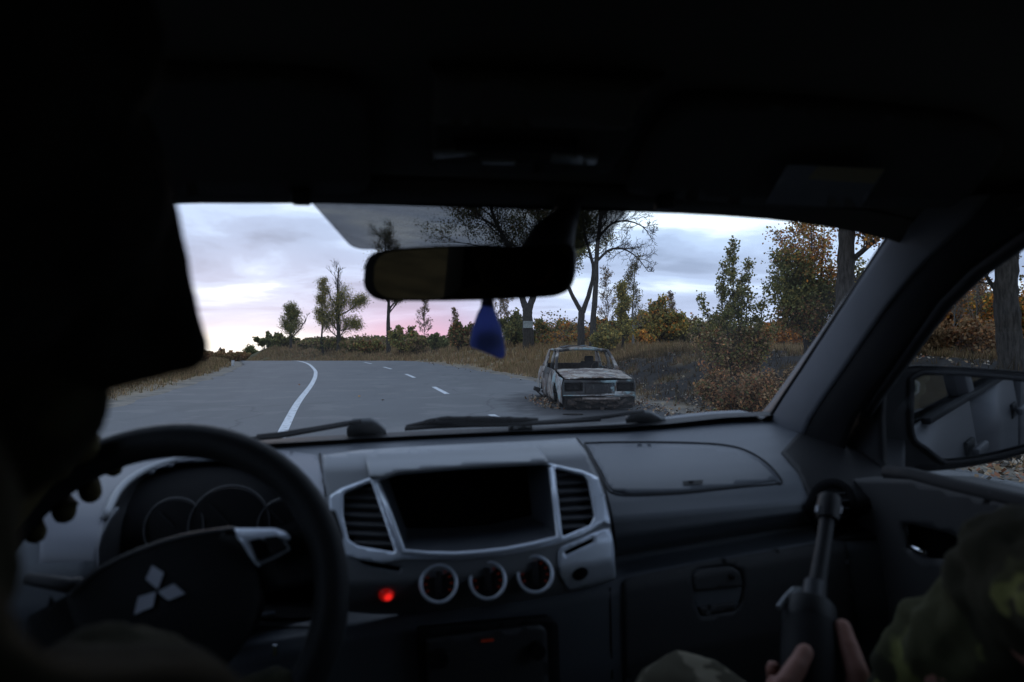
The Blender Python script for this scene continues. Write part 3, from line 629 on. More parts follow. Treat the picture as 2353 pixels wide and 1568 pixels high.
thicket('thicket', 'orange autumn thicket behind the leafless tree', [(1230, 1640, 44, 52, 1.9), (1560, 1960, 40, 48, 1.7), (2060, 2420, 29, 38, 3.4)], ORANGE + G_YEL[:2] + BROWN, 8000, 0.2)
# warning sign on the left bank, seen small, and a white post marker
ds = 72; sp = pt(506, 805, ds); sg = empty('road_sign', (sp.x, sp.y, gz(sp.x, sp.y)), 0.1, label='small triangular road sign on a post on the left bank', category='road sign')
h0 = sp.z - gz(sp.x, sp.y)
bm = bmesh.new(); bm_tube(bm, [(0, 0.02, 0), (0, 0.02, h0 + .3)], 0.03, 8); bmobj('post', bm, material('grey_post', (0.18, 0.18, 0.18), 0.6), sg)
bm = bmesh.new(); r_ = 0.27
a_ = [bm.verts.new((r_ * math.sin(2 * PI * k / 3), -0.02, h0 + .1 + r_ * math.cos(2 * PI * k / 3))) for k in range(3)]; c_ = [bm.verts.new(v.co + V((0, 0.02, 0))) for v in a_]
bm.faces.new(a_); bm.faces.new(c_[::-1]); [bm.faces.new((a_[k], c_[k], c_[(k + 1) % 3], a_[(k + 1) % 3])) for k in range(3)]
bmobj('sign_panel', bm, material('sign_back', (0.13, 0.11, 0.12), 0.6), sg)
bm = bmesh.new(); bm_box(bm, (0, -0.015, h0 - .12), (0.36, 0.02, 0.05)); bmobj('plate', bm, material('sign_white', (0.55, 0.55, 0.55), 0.5), sg)
dp = 40; pp = pt(535, 822, dp); zz = gz(pp.x, pp.y)
bm = bmesh.new(); bm_box(bm, (0, 0, 0.17), (0.16, 0.08, 0.34), None, 0.01); mk = bmobj('marker_post', bm, material('marker_white', (0.5, 0.5, 0.5), 0.6, (.3, .3, .3), 6), label='short whitish marker post low on the left bank', category='marker post'); mk.location = (pp.x, pp.y, zz)

# ------------------------------------------------------------------ patch tool: outline with holes, triangulated and laid on a surface
def inside(p, poly):
    x, y = p; c = False; j = len(poly) - 1
    for i in range(len(poly)):
        xi, yi = poly[i]; xj, yj = poly[j]
        if (yi > y) != (yj > y) and x < (xj - xi) * (y - yi) / (yj - yi) + xi: c = not c
        j = i
    return c
def dense(poly, step):
    out = []
    for i in range(len(poly)):
        a = poly[i]; b = poly[(i + 1) % len(poly)]; n = max(1, int(math.hypot(b[0] - a[0], b[1] - a[1]) / step))
        out += [(a[0] + (b[0] - a[0]) * k / n, a[1] + (b[1] - a[1]) * k / n) for k in range(n)]
    return out
def rounded(poly, r, n=4):
    out = []; m = len(poly)
    for i in range(m):
        p = V(poly[i]); a = V(poly[i - 1]); b = V(poly[(i + 1) % m]); da = (a - p); db = (b - p); ra = min(r, da.length * .45); rb = min(r, db.length * .45)
        p0 = p + da.normalized() * ra; p1 = p + db.normalized() * rb
        for k in range(n + 1):
            t = k / n; q = p0 * (1 - t) ** 2 + p * 2 * t * (1 - t) + p1 * t * t; out.append((q.x, q.y))
    return out
def patch(name, outline, holes, surf, mat, parent, step=10.0, thick=0.0, smooth=True, bevel=0.0, **props):
    o_ = dense(outline, step); hs = [dense(h, step) for h in holes]
    pts = list(o_); edges = [(i, (i + 1) % len(o_)) for i in range(len(o_))]
    for h in hs:
        b = len(pts); pts += h; edges += [(b + i, b + (i + 1) % len(h)) for i in range(len(h))]
    xs = [p[0] for p in o_]; ys = [p[1] for p in o_]; bnd = np.array(pts)
    y = min(ys) + step
    while y < max(ys):
        x = min(xs) + step
        while x < max(xs):
            if inside((x, y), o_) and not any(inside((x, y), h) for h in hs) and np.min((bnd[:, 0] - x) ** 2 + (bnd[:, 1] - y) ** 2) > (0.6 * step) ** 2: pts.append((x, y))
            x += step
        y += step
    r = geometry.delaunay_2d_cdt([V(p) for p in pts], edges, [], 0, 1e-5)
    v2, tris = r[0], r[2]; vs = [surf(v.x, v.y) for v in v2]; fs = []
    for t in tris:
        c = ((v2[t[0]].x + v2[t[1]].x + v2[t[2]].x) / 3, (v2[t[0]].y + v2[t[1]].y + v2[t[2]].y) / 3)
        if inside(c, o_) and not any(inside(c, h) for h in hs): fs.append(tuple(t))
    o = mesh(name, vs, fs, mat, parent, smooth, **props)
    if thick:
        md = o.modifiers.new('solid', 'SOLIDIFY'); md.thickness = abs(thick); md.offset = 1.0 if thick > 0 else -1.0; md.use_even_offset = False
    return o
# ------------------------------------------------------------------ the burnt-out car
def burnt_paint(name, seed, soot=0.45, teal=0.5, light=(0.29, 0.27, 0.245)):
    m = bpy.data.materials.new(name); m.use_nodes = True; t = m.node_tree; b = t.nodes['Principled BSDF']; co = N(t, 'ShaderNodeTexCoord').outputs['Object']
    mp_ = N(t, 'ShaderNodeMapping'); mp_.inputs['Location'].default_value = (seed, seed * 2.3, seed * .7); L(t, co, mp_.inputs[0])
    def nz(s, d=7, dist=0.3):
        n = N(t, 'ShaderNodeTexNoise'); n.inputs['Scale'].default_value = s; n.inputs['Detail'].default_value = d; n.inputs['Distortion'].default_value = dist; L(t, mp_.outputs[0], n.inputs['Vector']); return n.outputs[0]
    c = mixc(t, ramp(t, nz(3.2), [(0.42, 0.0), (0.56, 1.0)]), light, (0.15, 0.12, 0.105))
    c = mixc(t, ramp(t, nz(5.1), [(0.58, 0.0), (0.64, 0.6)]), c, (0.16, 0.09, 0.05))
    c = mixc(t, ramp(t, nz(2.3, 8), [(0.62 - 0.1 * teal, 0.0), (0.66 - 0.1 * teal, 1.0)]), c, (0.25, 0.34, 0.35))
    c = mixc(t, ramp(t, nz(9.0, 4, 1.0), [(0.60, 0.0), (0.63, 0.7)]), c, (0.46, 0.45, 0.42))
    c = mixc(t, ramp(t, nz(1.7, 8, 0.6), [(0.70 - soot * 0.35, 0.0), (0.78 - soot * 0.35, 0.92)]), c, (0.028, 0.026, 0.026))
    L(t, c, b.inputs['Base Color']); b.inputs['Roughness'].default_value = 0.85; b.inputs['Specular IOR Level'].default_value = 0.25
    bp = N(t, 'ShaderNodeBump'); bp.inputs['Strength'].default_value = 0.7; bp.inputs['Distance'].default_value = 0.012; L(t, nz(22), bp.inputs['Height']); L(t, bp.outputs[0], b.inputs['Normal'])
    return m
m_rust_body = burnt_paint('burnt_body', 1.3, 0.58, 0.4); m_rust_hood = burnt_paint('burnt_bonnet', 5.1, 0.30, 0.0, (0.35, 0.315, 0.27)); m_rust_door = burnt_paint('burnt_door', 8.4, 0.85, 0.0, (0.2, 0.18, 0.18))
m_rust_front = burnt_paint('burnt_front', 3.7, 0.95, 0.9, (0.36, 0.38, 0.38)); m_rust_fender = burnt_paint('flaking_wing', 2.2, 0.1, 1.0, (0.36, 0.37, 0.37)); m_soot = material('soot', (0.012, 0.012, 0.012), 0.95, (0.03, 0.026, 0.024), 12, spec=0.05)
m_iron = material('scorched_iron', (0.03, 0.026, 0.024), 0.9, (0.07, 0.05, 0.04), 20, 0.5, 30, spec=0.2)
m_panel = burnt_paint('sooty_panel', 6.6, 0.65, 0.4, (0.06, 0.076, 0.086))
car = empty('burnt_car', (1.80, 14.1, 0.0), math.radians(4.6), label='burnt-out small saloon car with no glass or tyres, rust and pale flaking paint', category='car')
HB = [(0.0, .76), (0.25, .80), (0.5, .81), (0.66, .79), (0.78, .74), (0.9, .70)]
def hw(z, y=2.0):
    w = float(np.interp(z, [a for a, _ in HB], [b for _, b in HB])); return w - 0.035 * float(smoothstep(0.5, 0.0, y)) - 0.03 * float(smoothstep(3.5, 4.05, y))
def belt(y): return float(np.interp(y, [0, 1.25, 2.0, 3.2, 4.05], [0.635, 0.765, 0.79, 0.79, 0.765]))
def side(sx):
    k = 100.0
    S_ = lambda u, v: V((sx * (hw(v / k, u / k) + 0.01 * math.sin(u * 0.11 + v * 0.05)), u / k, v / k))
    def arch(cy, r, z0, n=9): return [((cy + r * math.cos(PI * i / n)) * k, (max(z0, 0.20 + r * math.sin(PI * i / n))) * k) for i in range(n + 1)]
    B = lambda a, b, n=4: [((a + (b - a) * i / n) * k, belt(a + (b - a) * i / n) * k) for i in range(n + 1)]
    front = [(3, 20), (3, 34)] + B(0.03, 1.16) + [(116, 12), (106, 11)] + arch(0.72, 0.33, 0.12) + [(36, 14), (5, 12)]
    patch('wing', front, [], S_, m_rust_fender if sx < 0 else m_rust_body, car, step=6, thick=-0.012, label='front wing with flaking pale blue-white paint' if sx < 0 else 'scorched front wing')
    patch('door', [(117.5, 12)] + B(1.175, 2.09) + [(209, 12)], [], S_, m_rust_body, car, step=7, thick=-0.012)
    rd = [(210.5, 12)] + B(2.105, 2.93) + [(293, 40)] + [p for p in arch(3.2, 0.34, 0.12) if p[0] < 293][::-1][::-1] + [(286, 12)]
    patch('door', [(210.5, 12)] + B(2.105, 2.93) + [(293, 46), (287, 34), (285, 12)], [], S_, m_rust_door, car, step=7, thick=-0.012, label='blackened rear door')
    q = [(294.5, 47)] + B(2.945, 4.03, 5) + [(403, 22), (398, 12), (356, 12)] + [p for p in arch(3.22, 0.33, 0.12) if p[0] > 292]
    patch('rear_wing', q, [], S_, m_rust_body, car, step=7, thick=-0.012)
    for yy in (1.28, 2.2):                                                    # handle recesses
        bm = bmesh.new(); bm_box(bm, (sx * (hw(.66) + .008), yy + .72, .665), (0.02, 0.12, 0.022), None, 0.004); bmobj('handle', bm, m_soot, car)
side(-1); side(1)
k = 100.0
# bonnet, with a burnt wavy front lip
Hd = lambda u, v: V((u / k, v / k, belt(v / k) + 0.012 + 0.03 * (1 - (u / 70) ** 2) - 0.012 * abs(math.sin(u * .09)) * float(smoothstep(25, 0, v)) + 0.006 * math.sin(u * .13) * math.sin(v * .09)))
patch('bonnet', [(-70, 1.5), (-45, 0), (-18, 3.5), (0, -1), (18, 2.5), (40, -0.5), (70, 1.5), (71, 60), (70, 127), (0, 131), (-70, 127), (-71, 60)], [], Hd, m_rust_hood, car, step=6, thick=-0.015)
for s in (-1, 1):
    bm = bmesh.new(); bm_tube(bm, [Hd(s * 38, 8) + V((0, 0, .001)), Hd(s * 42, 60) + V((0, 0, .001)), Hd(s * 46, 122) + V((0, 0, .001))], 0.007, 5); bmobj('crease', bm, m_rust_hood, bpy.data.objects[[o.name for o in car.children if o.name.startswith('bonnet')][0]])
bm = bmesh.new(); bm_box(bm, (0, 1.36, 0.74), (1.36, 0.14, 0.05), None, 0.01); bmobj('scuttle', bm, m_rust_hood, car)
# front: panel with two lamp openings, box recesses behind
FR = lambda u, v: V((u / k, 0.0 + 0.02 * (abs(u) / 75) ** 2 + 0.004 * math.sin(u * .2), v / k))
patch('front_panel', [(-76, 26), (-77, 50), (-73, 62), (-40, 61), (0, 60), (40, 61), (73, 62), (77, 50), (76, 26)], [[(-72, 38), (-72, 56), (-34, 56), (-34, 38)], [(37, 38), (37, 56), (73, 56), (73, 38)], [(-30, 33), (-30, 55), (33, 55), (33, 33)]], FR, m_rust_front, car, step=4, thick=-0.012)
patch('radiator_panel', [(-32, 31), (-32, 57), (35, 57), (35, 31)], [], lambda u, v: V((u / k, 0.035 + 0.01 * math.sin(u * .3), v / k)), m_panel, car, step=6, thick=0.01)
for x0, x1 in ((-.72, -.34), (.37, .73)):
    bm = bmesh.new(); c = (x0 + x1) / 2; w = x1 - x0
    for cc, ss in (((c, .16, .47), (w, .01, .18)), ((c, .08, .385), (w, .15, .008)), ((c, .08, .555), (w, .15, .008)), ((x0 + .004, .08, .47), (.008, .15, .18)), ((x1 - .004, .08, .47), (.008, .15, .18))): bm_box(bm, cc, ss)
    bmobj('headlight_recess', bm, m_soot, car)
    for q in (0.28, 0.72):
        bm = bmesh.new(); bm_tube(bm, [(x0 + w * q, .09, .47), (x0 + w * q, .13, .47)], [.06, .045], 12); bmobj('lamp_bowl', bm, m_soot, car)
bm = bmesh.new(); bm_box(bm, (0, -.012, .30), (1.5, .012, .018), None, .003); bmobj('trim_strip', bm, m_rust_fender, car)
bm = bmesh.new(); bm_tube(bm, [(-.36, -.07, .235), (0, -.085, .23), (.42, -.075, .235)], .022, 8, flat=1.2); bmobj('bumper', bm, material('bare_steel', (0.27, 0.235, 0.21), 0.7, (.14, .10, .08), 14, metal=0.3), car, smooth=True)
bm = bmesh.new(); bm_box(bm, (-.16, -.04, .18), (.3, .02, .05)); bmobj('bracket', bm, m_iron, car)
for q_, s_ in (((.22, -.04, .19), (.05, .03, .1)), ((-.58, -.05, .15), (.1, .03, .1))): bm = bmesh.new(); bm_box(bm, q_, s_); bmobj('bracket', bm, m_iron, car)
bm = bmesh.new(); bm_box(bm, (0, .10, .14), (1.44, .16, .22), None, .02); bm_box(bm, (0, .7, .3), (1.2, 1.0, .3), None, .02); bmobj('engine_bay', bm, m_soot, car)
bm = bmesh.new(); rnd = random.Random(5)
for i in range(26):
    a = V((rnd.uniform(-.7, .7), -.02 + rnd.uniform(-.05, .05), rnd.uniform(.03, .22))); bm_box(bm, a, (rnd.uniform(.04, .2), rnd.uniform(.02, .06), rnd.uniform(.02, .06)), Matrix.Rotation(rnd.uniform(-.6, .6), 3, 'Y'))
bmobj('wreckage', bm, m_iron, car, kind='stuff')
# roof
RF = lambda u, v: V((u / k, v / k, 1.180 + 0.112 * (1 - (abs(u) / 62) ** 2.6) * 0.9 + 0.02 * math.sin(PI * min(max((v - 182) / 133, 0), 1)) - 0.02 * math.exp(-((u + 5) ** 2 + (v - 250) ** 2) / 900)))
patch('roof', rounded([(-60, 183), (60, 183), (61, 250), (58, 318), (-58, 318), (-61, 250)], 10), [], RF, m_rust_hood, car, step=7, thick=-0.02)
patch('roof_sheet', [(-46, 196), (14, 192), (16, 262), (-44, 268)], [], lambda u, v: RF(u, v) + V((0, 0, .012 + .014 * abs(math.sin(u * .07)))), m_panel, car, step=6, thick=0.012, label='curled loose sheet on the roof')
def bar(name, pts, w, mat):
    bm = bmesh.new(); bm_tube(bm, pts, w, 7); return bmobj(name, bm, mat, car, smooth=True)
for s in (-1, 1):
    bar('front_pillar', [(s * .705, 1.30, .77), (s * .66, 1.56, .98), (s * .585, 1.85, 1.2)], [.046, .036, .04], m_rust_body)
    bar('door_pillar', [(s * .69, 2.10, .78), (s * .66, 2.13, 1.0), (s * .59, 2.15, 1.21)], .04, m_rust_body)
    bar('window_post', [(s * .70, 1.62, .79), (s * .66, 1.66, .98), (s * .61, 1.72, 1.12)], .011, m_rust_fender)
    S2 = lambda u, v, s=s: V((s * (0.70 - (v / k - .78) * 0.27), u / k, v / k))
    patch('rear_pillar', [(292, 78), (292, 100), (300, 121), (319, 121), (362, 79)], [], S2, m_rust_body, car, step=6, thick=-.03)
    bar('roof_rail', [(s * .595, 1.84, 1.2), (s * .605, 2.5, 1.215), (s * .58, 3.18, 1.205)], .026, m_rust_body)
    bar('sill', [(s * .74, 1.1, .12), (s * .74, 2.85, .12)], .04, m_soot)
bar('roof_header', [(-.585, 1.85, 1.19), (-.3, 1.83, 1.232), (0, 1.82, 1.245), (.3, 1.83, 1.232), (.585, 1.85, 1.19)], .036, m_rust_body)
bar('roof_header', [(-.57, 3.17, 1.2), (0, 3.2, 1.225), (.57, 3.17, 1.2)], .024, m_rust_body)
patch('boot_lid', [(-66, 356), (66, 356), (65, 403), (-65, 403)], [], lambda u, v: V((u / k, v / k, .785 + .015 * (1 - (u / 66) ** 2))), m_rust_hood, car, step=9, thick=-.015)
patch('rear_panel', [(-72, 15), (72, 15), (66, 78), (-66, 78)], [], lambda u, v: V((u / k, 4.03, v / k)), m_rust_body, car, step=12, thick=-.015)
bm = bmesh.new(); bm_box(bm, (0, 2.3, .10), (1.4, 3.5, .06)); bm_box(bm, (0, 1.42, .5), (1.36, .03, .5)); bm_box(bm, (0, 3.45, .45), (1.3, .03, .6)); bmobj('floor_pan', bm, m_soot, car)
bm = bmesh.new(); bm_box(bm, (0, 1.56, .72), (1.3, .2, .14), None, .03); bmobj('dashboard', bm, m_soot, car)
def seat_back(x, h, tilt):
    bm = bmesh.new(); bm_box(bm, (0, 0, .22), (.42, .09, .44), None, .03); bm_box(bm, (0, .02, .50), (.22, .08, .14), None, .03); bm_box(bm, (0, -.2, -.02), (.42, .4, .12), None, .03)
    o = bmobj('seat', bm, m_soot, car, smooth=True, angle=40); o.location = (x, 2.25, h); o.rotation_euler = (tilt, 0, 0)
seat_back(.24, .50, -.12); seat_back(-.40, .26, -.5)
bm = bmesh.new(); bm_box(bm, (0, 3.25, .72), (1.28, .1, .3), None, .03); bmobj('rear_bench', bm, m_iron, car)
bm = bmesh.new(); ring = [(0.36 + .18 * math.cos(a), 1.72 + .1 * math.sin(a), .80 + .14 * math.sin(a)) for a in np.linspace(0, 2 * PI, 20, endpoint=False)]; bm_loop(bm, ring, .008, 5); bmobj('steering_wheel', bm, m_iron, car)
for s in (-1, 1):
    for yy in (.72, 3.2):
        bm = bmesh.new(); bm_tube(bm, [(s * .74, yy, .172), (s * .58, yy, .172)], .17, 20); bm_tube(bm, [(s * .745, yy, .172), (s * .70, yy, .172)], .07, 10); bmobj('wheel_rim', bm, m_iron, car)
        bm = bmesh.new(); bm_box(bm, (s * .50, yy, .38), (.04, .7, .5)); bm_box(bm, (s * .62, yy, .58), (.26, .7, .03)); bmobj('wheel_housing', bm, m_soot, car)
# a burnt piece sticking out behind the rear wheel
bm = bmesh.new(); bm_box(bm, (-.9, 3.35, .20), (.16, .22, .10), Matrix.Rotation(.3, 3, 'Y'), .02); bm_tube(bm, [(-.9, 3.3, .15), (-.8, 3.1, .05)], .02, 6); dbr = bmobj('debris', bm, m_soot, label='charred bit of metal lying by the burnt car rear wheel', category='debris'); dbr.matrix_world = car.matrix_basis.copy(); dbr.location = car.location; dbr.rotation_euler = car.rotation_euler
bm = bmesh.new(); rnd = random.Random(9); vs_ = []
for a in range(14): vs_.append(bm.verts.new((.20 * math.cos(a * .45) * rnd.uniform(.8, 1.1), .11 * math.sin(a * .45) * rnd.uniform(.8, 1.1), 0.006)))
f_ = bm.faces.new(vs_); e_ = bmesh.ops.extrude_face_region(bm, geom=[f_]); bmesh.ops.translate(bm, vec=(0, 0, .012), verts=[g for g in e_['geom'] if isinstance(g, bmesh.types.BMVert)])
fl = bmobj('debris', bm, m_soot, label='flat black charred flake on the asphalt in front of the burnt car', category='debris'); fl.location = (1.18, 13.15, 0)
# ------------------------------------------------------------------ the pickup the picture is taken from; its own frame: x right of its centre line, y ahead of the eye, z above the road
R_ = V((0.976, 0.2159, 0.0158)).normalized(); F_ = V((-R_.y, R_.x, 0)).normalized(); U_ = R_.cross(F_).normalized(); F_ = U_.cross(R_)
CABM = Matrix((R_, F_, U_)).transposed(); EC = V((-0.175, 0, 1.42)); ORG = EYE - CABM @ EC
pick = empty('pickup_truck', ORG, 0, label='dark grey double-cab pickup whose dashboard, windscreen and door surround the view', category='pickup truck')
pick.rotation_euler = CABM.to_euler()
CT = CABM.transposed()
def cd(u, v): return CT @ wdir(u, v)
def aty(u, v, y): d = cd(u, v); return EC + d * (y / d.y)
def atx(u, v, x): d = cd(u, v); return EC + d * ((x - EC.x) / d.x)
def atpl(u, v, p, n): d = cd(u, v); return EC + d * ((V(p) - EC).dot(n) / d.dot(n))
def proj(p):
    q = CABM @ (V(p) - EC); return (1176.5 + FPX * q.x / q.y, 784 - FPX * q.z / q.y)

plastic = material('dash_plastic', (0.062, 0.069, 0.081), 0.48, (0.073, 0.08, 0.092), 3, 0.25, 900, spec=0.45)
plastic_low_shaded = material('shaded_lower_plastic', (0.026, 0.026, 0.028), 0.65, (0.031, 0.031, 0.033), 3, 0.25, 900, spec=0.4)  # darker copy of the dash plastic, the lower cabin's shade put into its colour
silver = material('silver_trim', (0.68, 0.74, 0.84), 0.30, (0.72, 0.78, 0.88), 2, spec=0.9, metal=0.25)
greytrim = material('grey_trim', (0.21, 0.22, 0.235), 0.42, (0.235, 0.245, 0.26), 2, spec=0.5, metal=0.1)
black = material('black_plastic', (0.008, 0.008, 0.009), 0.6, (0.012, 0.012, 0.013), 6, spec=0.2)
deep = material('dark_cavity', (0.004, 0.004, 0.0045), 0.9, spec=0.05)
cloth = material('headliner_cloth', (0.085, 0.08, 0.072), 0.95, (0.10, 0.095, 0.086), 8, 0.3, 500, spec=0.05)
cloth_dark = material('visor_vinyl', (0.045, 0.042, 0.038), 0.85, (0.052, 0.049, 0.045), 8, 0.2, 500, spec=0.1)
pillar_m = material('pillar_trim', (0.088, 0.094, 0.107), 0.85, (0.10, 0.106, 0.12), 8, 0.2, 700, spec=0.2)
rubber = material('rubber', (0.01, 0.01, 0.011), 0.7, spec=0.2)
paint = material('grey_car_paint', (0.05, 0.05, 0.055), 0.5, (0.056, 0.056, 0.062), 2, spec=0.35, metal=0.0)
chrome = material('chrome', (0.55, 0.57, 0.6), 0.15, metal=1.0)
glassm = glass_mat('windscreen_glass', (0.93, 0.95, 0.95), 0.55); sideglass = glass_mat('side_glass', (0.80, 0.83, 0.83), 0.8); darkglass = glass_mat('rear_privacy_glass', (0.03, 0.033, 0.033), 0.6)
def P(name, outl, holes, surf, mat, parent=pick, thick=0.0, **k):
    o = patch(name, outl, holes, surf, mat, parent, **k); me = o.data
    c = sum((v.co for v in me.vertices), V()) / len(me.vertices); nn = sum((p.normal * p.area for p in me.polygons), V())
    if nn.dot(EC - c) < 0: me.flip_normals()
    if thick: md = o.modifiers.new('solid', 'SOLIDIFY'); md.thickness = abs(thick); md.offset = -1.0; md.use_even_offset = False
    return o
def B(name, c, s, mat, parent=pick, rot=None, bev=0.004, **k):
    bm = bmesh.new(); bm_box(bm, c, s, rot, bev); return bmobj(name, bm, mat, parent, smooth=True, angle=35, **k)

# --- dashboard shell: height -> distance profile
PROF = [(0.60, 1.10), (0.70, 1.04), (0.80, 0.985), (0.93, 0.965), (1.0, 0.97), (1.035, 0.975), (1.052, 0.985), (1.058, 1.03), (1.068, 1.035), (1.075, 1.012), (1.09, 0.997), (1.115, 0.983), (1.14, 0.987), (1.165, 1.016), (1.185, 1.055), (1.20, 1.095), (1.213, 1.15), (1.222, 1.21), (1.229, 1.29), (1.236, 1.40), (1.238, 1.5)]
PZ_ = np.array([a for a, _ in PROF]); PY_ = np.array([b for _, b in PROF])
def zshift(x, z): return 0.08 * (x - 0.2) * float(smoothstep(1.16, 1.08, z)) - .019 * float(smoothstep(.68, .35, x) * smoothstep(1.17, 1.22, z))
def shell_y(x, z): return float(np.interp(z - zshift(x, z), PZ_, PY_)) + 0.05 * float(smoothstep(.52, .72, abs(x))) ** 2 * 0
def march(u, v, fy, off=0.0):
    d = cd(u, v).normalized(); t0 = 0.45; g = lambda t: (EC + d * t).y - fy((EC + d * t).x, (EC + d * t).z)
    t = t0; a = g(t)
    while t < 2.2:
        t2 = t + 0.01; b = g(t2)
        if b >= 0:
            lo, hi = t, t2
            for _ in range(12):
                m_ = (lo + hi) / 2
                if g(m_) >= 0: hi = m_
                else: lo = m_
            break
        t = t2
    else: hi = t
    return EC + d * (hi - off)
SH = lambda off: (lambda u, v: march(u, v, shell_y, off))
# fascia in the middle stands proud of the shell
FZ = [(0.90, 1.09), (0.95, 1.07), (0.99, 1.03), (1.03, 0.982), (1.06, 0.953), (1.09, 0.938), (1.12, 0.945), (1.16, 0.968), (1.20, 0.992), (1.235, 1.02), (1.248, 1.05), (1.254, 1.09), (1.257, 1.14), (1.259, 1.22)]
fz = np.array([a for a, _ in FZ]); fy_ = np.array([b for _, b in FZ])
fas_y = lambda x, z: float(np.interp(z, fz, fy_)) + 0.35 * x * x
FS = lambda off: (lambda u, v: march(u, v, fas_y, off))
def zz(L_): return [(689.4 + x * .3956, 947.9 + y * .3956) for x, y in L_]
CLUSTER = [(222, 1345), (224, 1260), (240, 1190), (275, 1125), (330, 1083), (400, 1060), (480, 1050), (560, 1055), (625, 1080), (680, 1125), (715, 1190), (735, 1270), (742, 1420), (225, 1420)]
FASC = [(742, 1046), (832, 1034), (1000, 1024), (1239, 1013), (1322, 1007), (1345, 1035), (1374, 1094), (1389, 1146), (1401, 1200), (1409, 1260), (1413, 1334), (1350, 1352), (1283, 1375), (1200, 1392), (1124, 1403), (966, 1413), (860, 1412), (780, 1405), (770, 1330), (765, 1260), (750, 1140)]
def shrink(poly, k):
    cx_ = sum(p[0] for p in poly) / len(poly); cy_ = sum(p[1] for p in poly) / len(poly); return [(cx_ + (x - cx_) * k, cy_ + (y - cy_) * k) for x, y in poly]
holeA, holeB = shrink(CLUSTER, 0.985), shrink(FASC, 0.93)
xs_ = np.linspace(-.72, .72, 73); zs_ = [PZ_[0]]
for a, b in zip(PZ_, PZ_[1:]): zs_ += list(np.linspace(a, b, 5)[1:])
vs = []; fs = []; nz_ = len(zs_)
for x in xs_:
    for z in zs_:
        z2 = z + zshift(x, z); vs.append(V((x, float(np.interp(z, PZ_, PY_)), z2)))
for i in range(len(xs_) - 1):
    for j in range(nz_ - 1):
        q = [i * nz_ + j, (i + 1) * nz_ + j, (i + 1) * nz_ + j + 1, i * nz_ + j + 1]; c = sum((vs[t] for t in q), V()) / 4; uv = proj(c)
        if inside(uv, holeA) or inside(uv, holeB): continue
        fs.append(q)
dash = mesh('dashboard', vs, fs, plastic, pick, smooth=True)
md = dash.modifiers.new('solid', 'SOLIDIFY'); md.thickness = 0.006; md.offset = -1
# fascia: brow with the tray opening, vents, slots
ventL = rounded(zz([(412, 398), (250, 465), (250, 600), (280, 738), (335, 775), (552, 812)]), 7)
ventR = rounded(zz([(1480, 320), (1650, 362), (1675, 390), (1713, 600), (1690, 652), (1525, 722)]), 7)
BAY = rounded([(868, 1104), (912, 1085), (1085, 1071), (1243, 1062), (1263, 1072), (1284, 1232), (1160, 1260), (1045, 1270), (927, 1271)], 8)
slotL = rounded([(826, 1284), (850, 1290), (919, 1304), (917, 1314), (850, 1302), (828, 1294)], 4); slotR = rounded([(1297, 1268), (1363, 1236), (1367, 1246), (1300, 1277)], 4)
fascia = P('centre_panel', FASC, [ventL, ventR, BAY, slotL, slotR], FS(0), greytrim, dash, step=9, thick=0.008)
# brighter silver surround: two cheeks and the lower band
TRIM = zz([(425, 372), (240, 440), (175, 482), (168, 510), (172, 580), (200, 680), (228, 765)]) + zz([(262, 830), (330, 850)]) + zz([(480, 880), (600, 855), (900, 858), (1200, 830), (1500, 765), (1560, 745), (1640, 720)]) + zz([(1765, 640), (1805, 660), (1792, 590), (1770, 500), (1730, 375), (1640, 337), (1458, 298)])
trim_hole = zz([(445, 400), (590, 800), (625, 830), (900, 832), (1200, 805), (1485, 742), (1512, 725), (1470, 318)])
P('silver_surround', TRIM + zz([(1300, 270), (900, 300), (600, 330)]), [ventL, ventR, rounded(zz([(452, 392), (598, 812), (640, 830), (900, 833), (1200, 806), (1470, 750), (1500, 725), (1459, 306), (1300, 275), (900, 305), (600, 335)]), 3)], FS(0.0045), silver, dash, step=8, thick=0.004)
P('silver_cheek', rounded(zz([(1500, 790), (1700, 700), (1800, 670), (1822, 760), (1835, 968), (1700, 1015), (1560, 1045), (1500, 950)]), 12), [slotR], FS(0.003), silver, dash, step=9, thick=0.003)
for vent, nm in ((ventL, 0), (ventR, 1)):
    us = [p[0] for p in vent]; vvs = [p[1] for p in vent]
    back = P('air_vent', dense(shrink(vent, 1.12), 20), [], FS(-0.045), deep, dash, step=12)
    for s in (1,):   # side wall of the vent
        ins = [FS(0)(*p) for p in vent]; outs = [FS(-0.045)(*p) for p in shrink(vent, 1.02)]; n = len(vent)
        mesh('vent_wall', ins + outs, [(i, (i + 1) % n, n + (i + 1) % n, n + i) for i in range(n)], black, back, smooth=True)
    for k_ in range(7):
        v0 = min(vvs) + (max(vvs) - min(vvs)) * (k_ + 0.75) / 7.6; cut = []
        tilt = 0.045 if nm == 0 else -0.06
        for i in range(n):
            a, b = vent[i], vent[(i + 1) % n]; la = a[1] - v0 - tilt * (a[0] - us[0]); lb = b[1] - v0 - tilt * (b[0] - us[0])
            if (la > 0) != (lb > 0): t = la / (la - lb); cut.append((a[0] + (b[0] - a[0]) * t, a[1] + (b[1] - a[1]) * t))
        if len(cut) < 2: continue
        a, b = sorted(cut)[0], sorted(cut)[-1]; p = FS(-0.008)(*a); q = FS(-0.008)(*b)
        dv = V((0, .020, .006)); th = V((0, 0.001, -.0035))
        vv = [p, q, q + dv, p + dv, p + th, q + th, q + dv + th, p + dv + th]
        mesh('slat', vv, [(0, 1, 2, 3), (7, 6, 5, 4), (0, 4, 5, 1), (1, 5, 6, 2), (2, 6, 7, 3), (3, 7, 4, 0)], material('slat_plastic', (0.07, 0.072, 0.078), 0.5) if 'slat_plastic' not in bpy.data.materials else bpy.data.materials['slat_plastic'], back)
